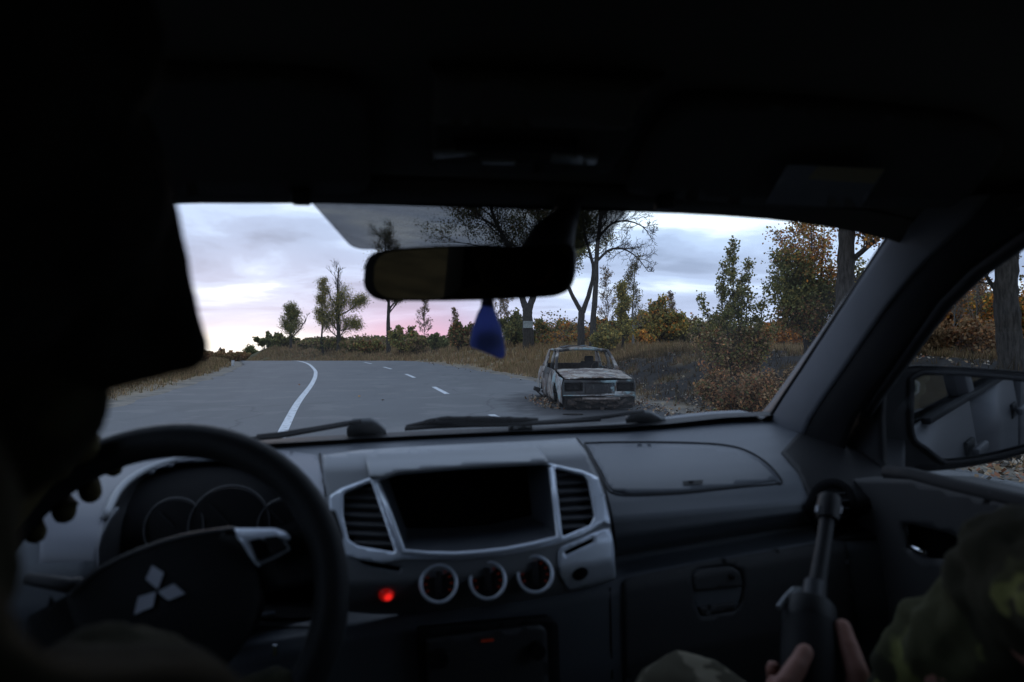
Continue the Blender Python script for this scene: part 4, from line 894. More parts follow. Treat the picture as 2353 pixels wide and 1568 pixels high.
# the tray behind the brow
inn = [(938, 1088), (1228, 1066), (1250, 1234), (1166, 1244), (1045, 1252), (955, 1254)]
bayS = [BAY[i] for i in range(0, len(BAY))]; n = len(bayS)
def lerp2(a, b, t): return (a[0] + (b[0] - a[0]) * t, a[1] + (b[1] - a[1]) * t)
cb = (sum(p[0] for p in inn) / len(inn), sum(p[1] for p in inn) / len(inn))
ins = [FS(0.0)(*p) for p in bayS]; outs = [FS(0.0)(*p) + V((0, .11, 0)) for p in [lerp2(cb, p, 0.90) for p in bayS]]
tray = mesh('storage_tray', outs + [sum(outs, V()) / n], [(i, (i + 1) % n, n) for i in range(n)], deep, dash, smooth=False)
mesh('tray_wall', ins + outs, [(i, (i + 1) % n, n + (i + 1) % n, n + i) for i in range(n)], plastic, tray, smooth=True)
# brow lip over the tray
lip = [(846, 1100), (880, 1097), (912, 1083), (1000, 1075), (1085, 1069), (1180, 1064), (1243, 1060), (1266, 1067)]
P('brow', rounded([(850, 1096), (838, 1045), (880, 1037), (1060, 1027), (1235, 1019), (1262, 1064), (1243, 1062), (1085, 1070), (912, 1084), (880, 1098)], 6), [], lambda u, v: FS(0.006 + 0.022 * float(smoothstep(1040, 1085, v + (u - 1060) * 0.05)))(u, v), greytrim, dash, step=8, thick=0.006)
bm = bmesh.new(); r_ = [FS(0.004)(*p) for p in dense([(925, 1274), (1045, 1275), (1164, 1265), (1282, 1240)][:4], 14)][:28]
bm_tube(bm, [FS(0.006)(*p) for p in [(868, 1112), (900, 1195), (926, 1268), (985, 1274), (1045, 1275), (1105, 1271), (1164, 1264), (1225, 1252), (1283, 1236), (1276, 1160), (1265, 1076)]], 0.0042, 8); bmobj('silver_bead', bm, silver, dash, smooth=True)
for sl in (slotL, slotR): P('coin_slot', shrink(sl, 1.15), [], FS(-.02), deep, dash, step=8)
# control knobs
amber = bpy.data.materials.new('knob_glow'); amber.use_nodes = True; b_ = amber.node_tree.nodes['Principled BSDF']; b_.inputs['Base Color'].default_value = (0.05, 0.01, 0.005, 1); b_.inputs['Emission Color'].default_value = (1, .12, .05, 1); b_.inputs['Emission Strength'].default_value = 0.022
def disc_frame(u, v, off=0):
    c = FS(off)(u, v); a = (FS(off)(u + 12, v) - FS(off)(u - 12, v)).normalized(); b = (FS(off)(u, v - 10) - FS(off)(u, v + 10)); b = (b - a * b.dot(a)).normalized(); nn = b.cross(a) * 1
    if nn.y > 0: nn = -nn
    return c, a, b, nn
for (u, v) in ((1008, 1343.5), (1120.6, 1336), (1229.4, 1322)):
    c, a, b, nn = disc_frame(u, v); r = 0.0242; nn = (EC - c).normalized() + V((0, 0, .12)); nn.normalize(); a = V((0, 0, 1)).cross(nn).normalized(); b = nn.cross(a)
    M = Matrix((a, b, nn)).transposed().to_4x4(); M.translation = c
    kn = empty('climate_knob'); kn.parent = dash; kn.matrix_local = M
    bm = bmesh.new(); bm_loop(bm, [(r * math.cos(t), r * math.sin(t), .010) for t in np.linspace(0, 2 * PI, 32, endpoint=False)], .0028, 8); bmobj('ring', bm, silver, kn, smooth=True)
    bm = bmesh.new(); bm_tube(bm, [(0, 0, -.004), (0, 0, .008), (0, 0, .0085)], [r, r * .97, r * .9], 28); bmobj('dial', bm, black, kn, smooth=True, angle=40)
    bm = bmesh.new(); bm_box(bm, (0, 0, .012), (.009, .034, .012), None, .003); bmobj('grip', bm, black, kn, smooth=True, angle=40)
    for j in range(9):
        t = math.radians(-30 + j * 30)
        bm = bmesh.new(); bm_box(bm, (.0175 * math.cos(t), .0175 * math.sin(t), .009), (.0035, .0022, .0008), Matrix.Rotation(t, 3, 'Z')); bmobj('symbol', bm, amber, kn)
c, a, b, nn = disc_frame(1332, 1316); M = Matrix((a, b, nn)).transposed().to_4x4(); M.translation = c
bt = empty('blank_socket'); bt.parent = dash; bt.matrix_local = M
bm = bmesh.new(); bm_tube(bm, [(0, 0, 0), (0, 0, .004), (0, 0, .005)], [.0125, .0118, .0105], 24); bmobj('cap', bm, black, bt, smooth=True, angle=40)
# red hazard lamp
c, a, b, nn = disc_frame(888, 1366); M = Matrix((a, b, nn)).transposed().to_4x4(); M.translation = c
red = bpy.data.materials.new('red_lamp'); red.use_nodes = True; t_ = red.node_tree; b_ = t_.nodes['Principled BSDF']; b_.inputs['Base Color'].default_value = (0.25, 0.006, 0.008, 1); b_.inputs['Roughness'].default_value = 0.25
g_ = N(t_, 'ShaderNodeNewGeometry'); co_ = N(t_, 'ShaderNodeTexCoord').outputs['Object']; vm = N(t_, 'ShaderNodeVectorMath', operation='DISTANCE'); L(t_, co_, vm.inputs[0]); vm.inputs[1].default_value = (.003, .002, .008)
L(t_, ramp(t_, vm.outputs['Value'], [(0.0025, 1.0), (0.008, 0.10)]), b_.inputs['Emission Strength']); b_.inputs['Emission Color'].default_value = (1, 0.02, 0.015, 1)
hz = bmesh.new(); bmesh.ops.create_uvsphere(hz, u_segments=20, v_segments=12, radius=.0108); bmesh.ops.scale(hz, vec=(1, 1, .8), verts=hz.verts); hb = bmobj('hazard_button', hz, red, dash, smooth=True); hb.matrix_local = M
# seams and the passenger airbag lid
def seam(pts, surf, w=0.0016, mat=None, name='seam', parent=None):
    bm = bmesh.new(); bm_tube(bm, [surf(*p) for p in pts], w, 5); return bmobj(name, bm, mat or rubber, parent or dash, smooth=True)
def smooth2(pts, s=5): return [(p.x, p.y) for p in catmull([(x, y, 0) for x, y in pts], s)]
lidline = smooth2([(1343, 1018), (1420, 1016), (1520, 1016), (1600, 1018), (1660, 1022), (1710, 1033), (1755, 1058), (1785, 1088), (1797, 1108), (1790, 1114)])
seam(lidline, SH(0.0008)); seam(smooth2([(1343, 1018), (1358, 1050), (1378, 1085), (1394, 1120), (1407, 1133), (1440, 1139), (1520, 1137), (1600, 1131), (1700, 1120), (1790, 1112)]), SH(0.0008))
lid = P('airbag_lid', [(1350, 1023)] + [(x, y + 5) for x, y in lidline[4:-6]] + [(1778, 1104), (1700, 1115), (1600, 1126), (1520, 1132), (1440, 1134), (1410, 1127), (1400, 1117), (1384, 1083), (1364, 1050)], [], SH(0.0035), plastic, dash, step=10, thick=0.003)
P('airbag_emblem', [(1568, 1106), (1616, 1103), (1614, 1112), (1572, 1115)], [], SH(0.0062), black, lid, step=9)
seam([(735, 1043), (738, 1075), (742, 1110), (750, 1140)], SH(0.002), 0.002)
seam(smooth2([(1326, 1008), (1350, 1040), (1378, 1092), (1395, 1140), (1408, 1200), (1416, 1262)]), SH(0.001), 0.0018)
# left of the fascia: silver-grey surround of the instruments
P('cluster_surround', rounded([(90, 1300), (95, 1130), (190, 1080), (300, 1045), (470, 1028), (650, 1035), (728, 1046), (738, 1075), (746, 1140), (755, 1250), (760, 1440), (90, 1440)], 8), [CLUSTER], SH(0.006), material('driver_side_trim', (0.13, 0.135, 0.155), .5, (.145, .15, .17), 3), dash, step=11, thick=0.005)
# instrument binnacle
cl_face = P('instrument_cluster', shrink(CLUSTER, 1.05), [], lambda u, v: SH(0)(u, v) + V((0, .09, -.01)), deep, dash, step=22)
n = len(CLUSTER); ins = [SH(0.004)(*p) for p in CLUSTER]; outs = [SH(0)(*p) + V((0, .088, -.01)) for p in shrink(CLUSTER, 1.0)]
mesh('binnacle_wall', ins + outs, [(i, (i + 1) % n, n + (i + 1) % n, n + i) for i in range(n)], black, cl_face, smooth=True)
bm = bmesh.new(); bm_tube(bm, [SH(0.010)(*p) for p in smooth2([(240, 1190), (275, 1124), (330, 1082), (400, 1058), (480, 1048), (560, 1052), (625, 1078), (680, 1122)])], .006, 8); bmobj('binnacle_rim', bm, greytrim, cl_face, smooth=True)
def gauge(u, v, r):
    c = SH(0)(u, v) + V((0, .06, 0)); pts = [c + V((r * math.cos(t), 0.012 * math.sin(t), r * math.sin(t))) for t in np.linspace(0, 2 * PI, 36, endpoint=False)]
    bm = bmesh.new(); bm_loop(bm, pts, .0014, 6); g = bmobj('gauge', bm, material('gauge_ring', (0.022, .022, .025), .5) if 'gauge_ring' not in bpy.data.materials else bpy.data.materials['gauge_ring'], cl_face, smooth=True)
    bm = bmesh.new(); bm_tube(bm, [c + V((0, .006, 0)), c + V((0, .008, 0))], r * .96, 28); bmobj('dial', bm, black, g)
    bm = bmesh.new(); bm_tube(bm, [c, c + V((-r * .5, 0, r * .6))], .0014, 5); bmobj('needle', bm, black, g)
gauge(508, 1235, .056); gauge(372, 1240, .040); gauge(640, 1232, .036)
# glovebox: lid with its recessed handle and lock
P('glovebox_lid', rounded([(1432, 1330), (1600, 1295), (1880, 1248), (1945, 1240), (1985, 1568), (1440, 1640)], 18), [rounded([(1590, 1318), (1606, 1305), (1682, 1298), (1704, 1310), (1713, 1345), (1706, 1385), (1690, 1405), (1612, 1420), (1596, 1390)], 8)], SH(0.006), plastic_low_shaded, dash, step=11, thick=0.005)
hd = P('glovebox_handle', rounded([(1594, 1322), (1608, 1309), (1681, 1302), (1700, 1314), (1708, 1348), (1655, 1353), (1598, 1360)], 6), [], SH(0.008), plastic_low_shaded, dash, step=8, thick=0.004)
P('lock', [(1684 + 7 * math.cos(t), 1325 + 8 * math.sin(t)) for t in np.linspace(0, 2 * PI, 14, endpoint=False)], [], SH(0.0125), black, hd, step=8, thick=.002)
P('handle_recess', rounded([(1585, 1310), (1715, 1295), (1720, 1400), (1600, 1425)], 8), [], SH(-0.025), deep, dash, step=14)
P('handle_shelf', rounded([(1606, 1396), (1690, 1384), (1692, 1402), (1612, 1416)], 5), [], SH(0.004), plastic_low_shaded, dash, step=9, thick=.004)
seam([(1402, 1350), (1403, 1400), (1405, 1480), (1407, 1560)], SH(0.001), 0.0014)
# radio and lower console
radio = P('radio', rounded([(958, 1446), (1262, 1418), (1282, 1432), (1290, 1620), (965, 1640)], 10), [], lambda u, v: aty(u, v, 0.955), black, dash, step=14, thick=0.01)
P('radio_face', rounded([(978, 1470), (1240, 1436), (1256, 1448), (1262, 1600), (985, 1620)], 8), [], lambda u, v: aty(u, v, 0.952), material('radio_plastic', (0.045, 0.045, 0.047), 0.5), radio, step=14, thick=-0.003)
for (u, v, r) in ((1232, 1492, .0125), (1010, 1510, .0125)):
    c = aty(u, v, .949); bm = bmesh.new(); bm_tube(bm, [c, c + V((0, -.012, 0))], [r, r * .9], 20); bmobj('radio_knob', bm, black, radio, smooth=True, angle=40)
P('display', [(1105, 1471), (1134, 1468), (1135, 1474), (1106, 1477)], [], lambda u, v: aty(u, v, .948), amber, radio, step=8)
B('console', (0, .78, .68), (.26, .5, .34), plastic_low_shaded, bev=.03)
bm = bmesh.new(); bm_tube(bm, [(0, .62, .84), (0, .63, .93)], .008, 8); g_o = bmobj('gear_lever', bm, black, pick)
bm = bmesh.new(); bmesh.ops.create_uvsphere(bm, u_segments=16, v_segments=10, radius=.026, matrix=Matrix.Translation((0, .63, .945))); bmobj('gear_knob', bm, black, g_o, smooth=True)
P('end_panel', [(1795, 1040), (1830, 1000), (1880, 965), (2080, 980), (2080, 1240), (1940, 1240), (1892, 1232), (1868, 1190), (1856, 1130), (1835, 1085)], [], SH(0.006), black, dash, step=12, thick=.005)
# side vent at the dash end
sv = P('side_vent', [(1912 + 58 * math.cos(t), 1165 + 66 * math.sin(t)) for t in np.linspace(0, 2 * PI, 28, endpoint=False)], [[(1912 + 44 * math.cos(t), 1165 + 50 * math.sin(t)) for t in np.linspace(0, 2 * PI, 24, endpoint=False)]], SH(0.0145), deep, dash, step=9, thick=.010)
P('vent_back', [(1912 + 50 * math.cos(t), 1165 + 56 * math.sin(t)) for t in np.linspace(0, 2 * PI, 20, endpoint=False)], [], SH(.0085), deep, sv, step=12)
for k_ in range(4):
    v0 = 1138 + 18 * k_; p = SH(.0095)(1873, v0 + 2); q = SH(.0095)(1951, v0 - 6); bm = bmesh.new(); bm_tube(bm, [p, q], .0022, 5); bmobj('slat', bm, black, sv)

# --- windscreen: corners traced on the header line and the scuttle line
WT = [V((x, 0.84 + 0.035 * (1 - (x / .62) ** 2), 1.592 - 0.018 * (x / .62) ** 2)) for x in np.linspace(-.615, .615, 13)]
gbz = lambda x: 1.243 - .021 * float(smoothstep(.68, .35, x))
WB = [V((x, 1.33 + 0.085 * (1 - (x / .70) ** 2), gbz(x))) for x in np.linspace(-.705, .705, 13)]
vs = []; n_ = len(WT)
for j in range(9):
    t = j / 8
    for i in range(n_): vs.append(WB[i].lerp(WT[i], t) + V((0, 0.012, 0.018)) * math.sin(PI * t))
fs = [(j * n_ + i, j * n_ + i + 1, (j + 1) * n_ + i + 1, (j + 1) * n_ + i) for j in range(8) for i in range(n_ - 1)]
t_ = glassm.node_tree; o0 = [n for n in t_.nodes if n.type == 'OUTPUT_MATERIAL'][0]; src = o0.inputs[0].links[0].from_socket
dd_ = N(t_, 'ShaderNodeBsdfTranslucent'); dd_.inputs[0].default_value = (.75, .73, .70, 1); nn_ = N(t_, 'ShaderNodeTexNoise'); nn_.inputs['Scale'].default_value = 7; nn_.inputs['Detail'].default_value = 8; co_ = N(t_, 'ShaderNodeTexCoord'); L(t_, co_.outputs['Object'], nn_.inputs['Vector'])
mm_ = N(t_, 'ShaderNodeMixShader'); L(t_, ramp(t_, nn_.outputs[0], [(.35, .006), (.65, .020)]), mm_.inputs[0]); L(t_, src, mm_.inputs[1]); L(t_, dd_.outputs[0], mm_.inputs[2]); L(t_, mm_.outputs[0], o0.inputs[0])   # film of road dust, its haze put in to lift the darks outside
screen = mesh('windscreen', vs, fs, glassm, pick, smooth=True)
def ws(u, v, off=0.0):
    """point on the glass under a picture point"""
    f = lambda x, z: (lambda t: (1 - t) * (1.33 + 0.085 * (1 - (x / .70) ** 2)) + t * (0.84 + 0.035 * (1 - (x / .62) ** 2)) + .012 * math.sin(PI * min(max(t, 0), 1)))((z - gbz(x)) / (1.585 - gbz(x)) - .05 * math.sin(PI * min(max((z - gbz(x)) / .342, 0), 1)))
    return march(u, v, f, off)
# dotted shade patch round the mirror foot
dotm = bpy.data.materials.new('dotted_print'); dotm.use_nodes = True; t_ = dotm.node_tree; t_.nodes.clear()
tr_ = N(t_, 'ShaderNodeBsdfTransparent'); df_ = N(t_, 'ShaderNodeBsdfDiffuse'); df_.inputs[0].default_value = (0.02, 0.022, 0.025, 1); co_ = N(t_, 'ShaderNodeTexCoord').outputs['Object']
vo = N(t_, 'ShaderNodeTexVoronoi'); vo.inputs['Scale'].default_value = 620; vo.inputs['Randomness'].default_value = 0; L(t_, co_, vo.inputs['Vector'])
ms_ = N(t_, 'ShaderNodeMixShader'); L(t_, ramp(t_, vo.outputs['Distance'], [(0.48, 0.95), (0.56, 0.78)]), ms_.inputs[0]); L(t_, tr_.outputs[0], ms_.inputs[1]); L(t_, df_.outputs[0], ms_.inputs[2]); o_ = N(t_, 'ShaderNodeOutputMaterial'); L(t_, ms_.outputs[0], o_.inputs[0])
P('shade_patch', rounded([(706, 455), (806, 567), (830, 574), (1330, 574), (1398, 545), (1452, 470), (1462, 455)], 12), [], lambda u, v: ws(u, v, 0.004), dotm, screen, step=26)
# black border and scuttle
seamline = smooth2([(560, 1034), (600, 1030), (800, 1018), (1000, 1006), (1176, 997), (1400, 984), (1600, 976), (1700, 973), (1745, 972), (1772, 958), (1790, 930)], 4)
bm = bmesh.new(); bm_tube(bm, [ws(u, v - 3, 0.004) for u, v in seamline], .0042, 6); bmobj('glass_seal', bm, rubber, screen, smooth=True)
vs = []; 
for i, p in enumerate(WB): vs += [p + V((0, -.02, .004)), p + V((0, .035, .006)), p + V((0, .16, -.03)), p + V((0, .30, -.14))]
fs = [(i * 4 + j, i * 4 + j + 1, i * 4 + j + 5, i * 4 + j + 4) for i in range(n_ - 1) for j in range(3)]
mesh('scuttle', vs, fs, black, pick, smooth=True)
# wipers outside the glass
def wiper(arm, blade, hub, w=.006):
    bm = bmesh.new(); bm_tube(bm, [ws(u, v, -.03) for u, v in arm], w, 7, flat=.8); a = bmobj('wiper', bm, rubber, pick, smooth=True, label=None); del a['label']
    bm = bmesh.new(); bm_tube(bm, [ws(u, v, -.02) for u, v in blade], .0045, 6); bmobj('blade', bm, rubber, a, smooth=True)
    patch('arm_cover', [(x + (850 - x) * 0, y + 4 * (y < 965)) for x, y in shrink(hub, .84)], [], lambda u, v: ws(u, v, -.032), material('wiper_black', (0.045, .05, .055), .6) if 'wiper_black' not in bpy.data.materials else bpy.data.materials['wiper_black'], a, step=8, thick=.01)
    return a
wiper([(590, 1004), (650, 997), (720, 986), (790, 974), (830, 969)], [(560, 1010), (640, 1004), (700, 993), (800, 975)], rounded([(788, 992), (798, 977), (806, 969), (858, 967), (874, 976), (888, 988), (900, 1000), (790, 1008)], 6))
wiper([(1000, 968), (1100, 975), (1200, 974), (1320, 966), (1400, 957), (1450, 949), (1480, 946)], [(930, 986), (1000, 981), (1080, 978), (1160, 977), (1260, 972), (1380, 964)], rounded([(1432, 962), (1445, 950), (1470, 943), (1500, 946), (1525, 960), (1545, 972), (1430, 976)], 6))
P('blade_spoiler', rounded([(930, 983), (1015, 963), (1120, 962), (1240, 966), (1160, 975), (1060, 978)], 5), [], lambda u, v: ws(u, v, -.03), rubber, pick, step=9, thick=.006)
P('wiper_clip', [(1168, 980), (1168, 990), (1224, 986), (1222, 978)], [], lambda u, v: ws(u, v, -.012), material('clip_grey', (0.33, .33, .33), .5), pick, step=8, thick=.004)

# --- roof lining
CEIL = [(0.835, 1.590), (0.80, 1.606), (0.70, 1.628), (0.55, 1.648), (0.35, 1.662), (0.1, 1.668), (-0.5, 1.665), (-1.05, 1.63)]
cy_ = np.array([a for a, _ in CEIL[::-1]]); cz_ = np.array([b for _, b in CEIL[::-1]])
def ceil_z(x, y): return float(np.interp(y, cy_, cz_)) - 0.05 * abs(x / .62) ** 4
def cl(u, v, off=0.0):
    d = cd(u, v).normalized(); t = .2
    while t < 1.6:
        p = EC + d * t
        if p.z >= ceil_z(p.x, p.y) - off or p.y > .84: break
        t += .002
    return p
vs = []; xs2 = np.linspace(-.64, .64, 21); ys2 = [.838, .82, .80, .75, .7, .6, .5, .4, .2, 0, -.3, -.6, -.9, -1.05]
for y in ys2:
    for x in xs2: vs.append((x, y + (.035 * (1 - (x / .62) ** 2) if y > .79 else 0), ceil_z(x, y)))
m_ = len(xs2); fs = [(j * m_ + i, (j + 1) * m_ + i, (j + 1) * m_ + i + 1, j * m_ + i + 1) for j in range(len(ys2) - 1) for i in range(m_ - 1)]
liner = mesh('headliner', vs, fs, cloth, pick, smooth=True)
# header rail closes the gap between lining and glass; its lower edge is the line on the picture
hl = smooth2([(330, 466), (500, 468), (715, 468), (1000, 468), (1200, 471), (1400, 477), (1600, 486), (1800, 495), (2000, 507), (2062, 512), (2110, 515)], 3)
low_e = [ws(u, v, 0.012) for u, v in hl]; e0, e1 = ws(2110, 515, .035), atx(2480, 470, .575); low_e += [e0.lerp(e1, t) for t in (.05, .3, .6, 1)]; vs = []
for p in low_e: vs += [p, p + V((0, -.03, .006)), V((p.x, min(p.y - .05, .80), ceil_z(p.x, .79) - .002)), V((p.x, p.y + .02, p.z + .045)), p + V((0, .014, .006))]
n = len(low_e); fs = [(i * 5 + j, (i + 1) * 5 + j, (i + 1) * 5 + (j + 1) % 5, i * 5 + (j + 1) % 5) for i in range(n - 1) for j in range(5)]
mesh('header_rail', vs, fs, cloth_dark, pick, smooth=True)
# visors
def visor(outl, nm='sun_visor'):
    return P(nm, rounded(outl, 40, 6), [], lambda u, v: cl(u, v, .014), cloth_dark, pick, step=24, thick=.014)
vl = visor([(330, 172), (700, 183), (830, 205), (852, 330), (850, 446), (330, 450)])
vr = visor([(1425, 446), (1490, 330), (1545, 245), (1620, 233), (1900, 250), (2240, 285), (2320, 330), (2210, 478), (1800, 478)])
P('warning_label', rounded([(1810, 378), (2035, 388), (1978, 478), (1757, 468)], 5), [], lambda u, v: cl(u, v, .0295), material('label_grey', (0.06, .06, .062), .6), vr, step=18)
P('warning_header', [(1880, 382), (2034, 389), (2010, 422), (1855, 412)], [], lambda u, v: cl(u, v, .0302), material('label_yellow', (0.14, .10, .02), .6), vr, step=18)
for u, v in ((692, 452), (1526, 466)): 
    p = cl(u, v, .02); B('visor_clip', p, (.022, .02, .018), black, bev=.004)
# overhead console
oc = P('overhead_console', rounded([(985, 150), (1530, 175), (1450, 330), (1400, 400), (995, 395)], 14), [], lambda u, v: cl(u, v, .006), cloth_dark, pick, step=24, thick=.008)
P('sunglasses_lid', rounded([(1000, 175), (1490, 200), (1442, 300), (995, 286)], 8), [], lambda u, v: cl(u, v, .02), cloth, oc, step=22, thick=.008)
lens = material('lamp_lens', (0.22, .25, .26), 0.25, spec=.5)
for q in ([(996, 352), (1060, 349), (1100, 356), (1000, 366)], [(1105, 372), (1180, 372), (1182, 379), (1108, 378)], [(1275, 357), (1375, 361), (1368, 380), (1268, 376)]): P('map_lamp', rounded(q, 4), [], lambda u, v: cl(u, v, .016), lens, oc, step=10, thick=.004)
P('console_panel', rounded([(1040, 325), (1330, 330), (1320, 352), (1050, 348)], 4), [], lambda u, v: cl(u, v, .015), deep, oc, step=12, thick=.004)

# --- interior mirror
mc = aty(1083, 627, .775); nm = (EC - mc).normalized(); nm = (nm + V((-.28, 0, -.02))).normalized()
MF = lambda off: (lambda u, v: atpl(u, v, mc + nm * off, nm))
MIR = smooth2([(848, 610), (868, 583), (930, 571), (1080, 564), (1200, 566), (1290, 560), (1318, 572), (1321, 615), (1312, 655), (1290, 676), (1240, 683), (1100, 689), (940, 691), (880, 688), (852, 668), (844, 640)], 4)[:-1]
mirror = P('interior_mirror', MIR, [], MF(0), black, pick, step=18)
md = mirror.modifiers.new('solid', 'SOLIDIFY'); md.thickness = .03; md.offset = 1
# make the body swell away from the eye
bm = bmesh.new(); back = [MF(-.028)(u, v) for u, v in shrink(MIR, .86)]; n = len(back)
mirm = bpy.data.materials.new('mirror_glass'); mirm.use_nodes = True; b_ = mirm.node_tree.nodes['Principled BSDF']; b_.inputs['Base Color'].default_value = (0.065, 0.06, 0.045, 1); b_.inputs['Metallic'].default_value = 1; b_.inputs['Roughness'].default_value = 0.03
mirror.modifiers.clear(); md = mirror.modifiers.new('solid', 'SOLIDIFY'); md.thickness = .026; md.offset = 0; md.use_rim = True
P('mirror_glass', shrink(MIR, .95), [], MF(.0145), mirm, mirror, step=22)
bm.free(); bm = bmesh.new(); A_ = MF(-.01)(1245, 590); Bp = ws(1300, 500, .01); bm_tube(bm, [A_ + V((0, .012, -.01)), A_.lerp(Bp, .4) + V((0, .0, 0)), A_.lerp(Bp, .75), Bp], [.032, .028, .021, .017], 12); bmobj('stem', bm, black, mirror, smooth=True)
bm = bmesh.new(); bm_tube(bm, [ws(1302, 520, .02), ws(1306, 465, .02), ws(1308, 440, .01)], [.014, .018, .02], 12); bmobj('foot', bm, black, mirror, smooth=True)

# --- right windscreen pillar, as a swelling trim between the glass line and the door line
GL = [(2075, 470), (2062, 518), (2028, 570), (1985, 635), (1940, 702), (1890, 778), (1840, 855), (1800, 915), (1772, 960), (1758, 990), (1762, 1040)]
DL = [(2480, 440), (2400, 505), (2330, 553), (2240, 615), (2165, 690), (2105, 770), (2050, 845), (2005, 905), (1968, 960), (1942, 1020), (1950, 1100)]
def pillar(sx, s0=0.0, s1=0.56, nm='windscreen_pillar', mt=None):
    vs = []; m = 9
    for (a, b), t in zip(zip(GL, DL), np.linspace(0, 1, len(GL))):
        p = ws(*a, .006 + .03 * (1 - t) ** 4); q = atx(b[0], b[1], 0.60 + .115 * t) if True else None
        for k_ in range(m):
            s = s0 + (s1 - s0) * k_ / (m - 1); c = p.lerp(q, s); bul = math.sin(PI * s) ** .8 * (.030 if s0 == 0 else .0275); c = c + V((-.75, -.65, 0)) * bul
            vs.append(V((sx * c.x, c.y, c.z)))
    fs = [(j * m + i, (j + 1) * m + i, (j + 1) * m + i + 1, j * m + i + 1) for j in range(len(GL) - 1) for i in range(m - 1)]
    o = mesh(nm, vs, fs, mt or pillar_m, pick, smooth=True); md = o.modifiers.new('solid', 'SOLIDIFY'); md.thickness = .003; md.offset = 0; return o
pl_r = pillar(1); pl_l = pillar(-1); pillar(1, .52, 1.0, 'shaded_door_frame', black); pillar(-1, .52, 1.0, 'shaded_door_frame', black)  # black half: door frame, with the pillar's falloff into shade put in its colour
bm = bmesh.new(); bm_tube(bm, [ws(u - 3, v, .004) for u, v in GL[1:-1]], .0045, 6); bmobj('glass_seal', bm, rubber, pl_r, smooth=True)
# outer pillar and roof skin so that the cab is closed
for sx in (-1, 1):
    bm = bmesh.new(); bm_tube(bm, [(sx * .66, .80, 1.62), (sx * .70, 1.05, 1.46), (sx * .755, 1.36, 1.24), (sx * .76, 1.45, 1.17)], [.045, .04, .045, .05], 8); bmobj('outer_pillar', bm, paint, pick, smooth=True)
vs = []
for y in (.90, .84, .7, .3, -.2, -.7, -1.1):
    for x in np.linspace(-.70, .70, 15): vs.append((x, y, 1.63 + .14 * float(smoothstep(.92, .45, y)) * (1 - abs(x / .7) ** 4 * .5) - .04 * abs(x / .7) ** 4))
fs = [(j * 15 + i, j * 15 + i + 1, (j + 1) * 15 + i + 1, (j + 1) * 15 + i) for j in range(6) for i in range(14)]
mesh('roof', vs, fs, paint, pick, smooth=True)

# --- doors. Side plane leans in above the belt
def door_shell(sx, y0, y1, nm, glass, yglass0):
    bmx = lambda pts: [V((sx * x, y, z)) for x, y, z in pts]
    d = mesh(nm, bmx([(.765, y0, .45), (.765, y1, .45), (.80, y0, .75), (.80, y1, .75), (.80, y0, 1.0), (.80, y1, 1.0), (.775, y0, 1.165), (.775, y1, 1.165)]), [(0, 1, 3, 2), (2, 3, 5, 4), (4, 5, 7, 6)], paint, pick, smooth=True)
    md = d.modifiers.new('solid', 'SOLIDIFY'); md.thickness = .012; md.offset = 0
    g = mesh('window', bmx([(.760, y0 + .02, 1.165), (.760, min(y1, 1.30) - .03, 1.165), (.665, min(yglass0, y1) - .03, 1.60), (.665, y0 + .03, 1.60)]), [(0, 1, 2, 3)], glass, d)
    return d
fd = door_shell(1, -.02, 1.36, 'front_door', sideglass, .78); rd = door_shell(1, -1.0, -.03, 'rear_door', darkglass, -.05)
fdl = door_shell(-1, -.02, 1.36, 'front_door', sideglass, .78); rdl = door_shell(-1, -1.0, -.03, 'rear_door', darkglass, -.05)
for d_, sx, y in ((fd, 1, .12), (rd, 1, -.86), (fdl, -1, .12), (rdl, -1, -.86)):
    B('handle', (sx * .835, y, 1.02), (.022, .17, .028), paint, d_, bev=.008); B('handle_cup', (sx * .806, y, 1.015), (.012, .12, .06), black, d_, bev=.004)
    B('window_line', (sx * .79, (y - .1 if y > 0 else -.5), 1.17), (.022, 1.2 if y > 0 else .95, .018), rubber, d_)
for sx in (-1, 1):
    B('door_post', (sx * .715, -.03, 1.38), (.06, .09, .44), paint, rot=Matrix.Rotation(-sx * .22, 3, 'Y'), bev=.01); B('rear_post', (sx * .70, -1.04, 1.36), (.10, .14, .5), paint, rot=Matrix.Rotation(-sx * .2, 3, 'Y'), bev=.02)
    bm = bmesh.new(); bm_tube(bm, [(sx * .66, .84, 1.60), (sx * .665, .5, 1.665), (sx * .665, 0, 1.675), (sx * .66, -.6, 1.67), (sx * .65, -1.08, 1.62)], .042, 8); bmobj('roof_rail', bm, cloth_dark, pick, smooth=True)
    B('wing', (sx * .80, 1.85, .80), (.12, .95, .46), paint, bev=.06); B('bed_side', (sx * .785, -1.86, .86), (.05, 1.54, .56), paint, bev=.02)
    for yw in (2.05, -1.75):
        bm = bmesh.new(); bm_tube(bm, [(sx * .86, yw, .36), (sx * .62, yw, .36)], .36, 28); w_ = bmobj('wheel', bm, rubber, pick, smooth=True, angle=40); bm = bmesh.new(); bm_tube(bm, [(sx * .872, yw, .36), (sx * .83, yw, .36)], .21, 20); bmobj('rim', bm, silver, w_)
B('back_panel', (0, -1.1, 1.0), (1.42, .05, 1.2), paint); B('floor', (0, .1, .45), (1.5, 2.5, .06), black); B('bulkhead', (0, 1.42, .85), (1.5, .04, .72), black)
B('tailgate', (0, -2.65, .86), (1.6, .05, .5), paint); B('bonnet', (0, 1.95, 1.0), (1.5, .95, .08), paint, bev=.03); B('grille', (0, 2.45, .75), (1.5, .08, .5), black, bev=.02)
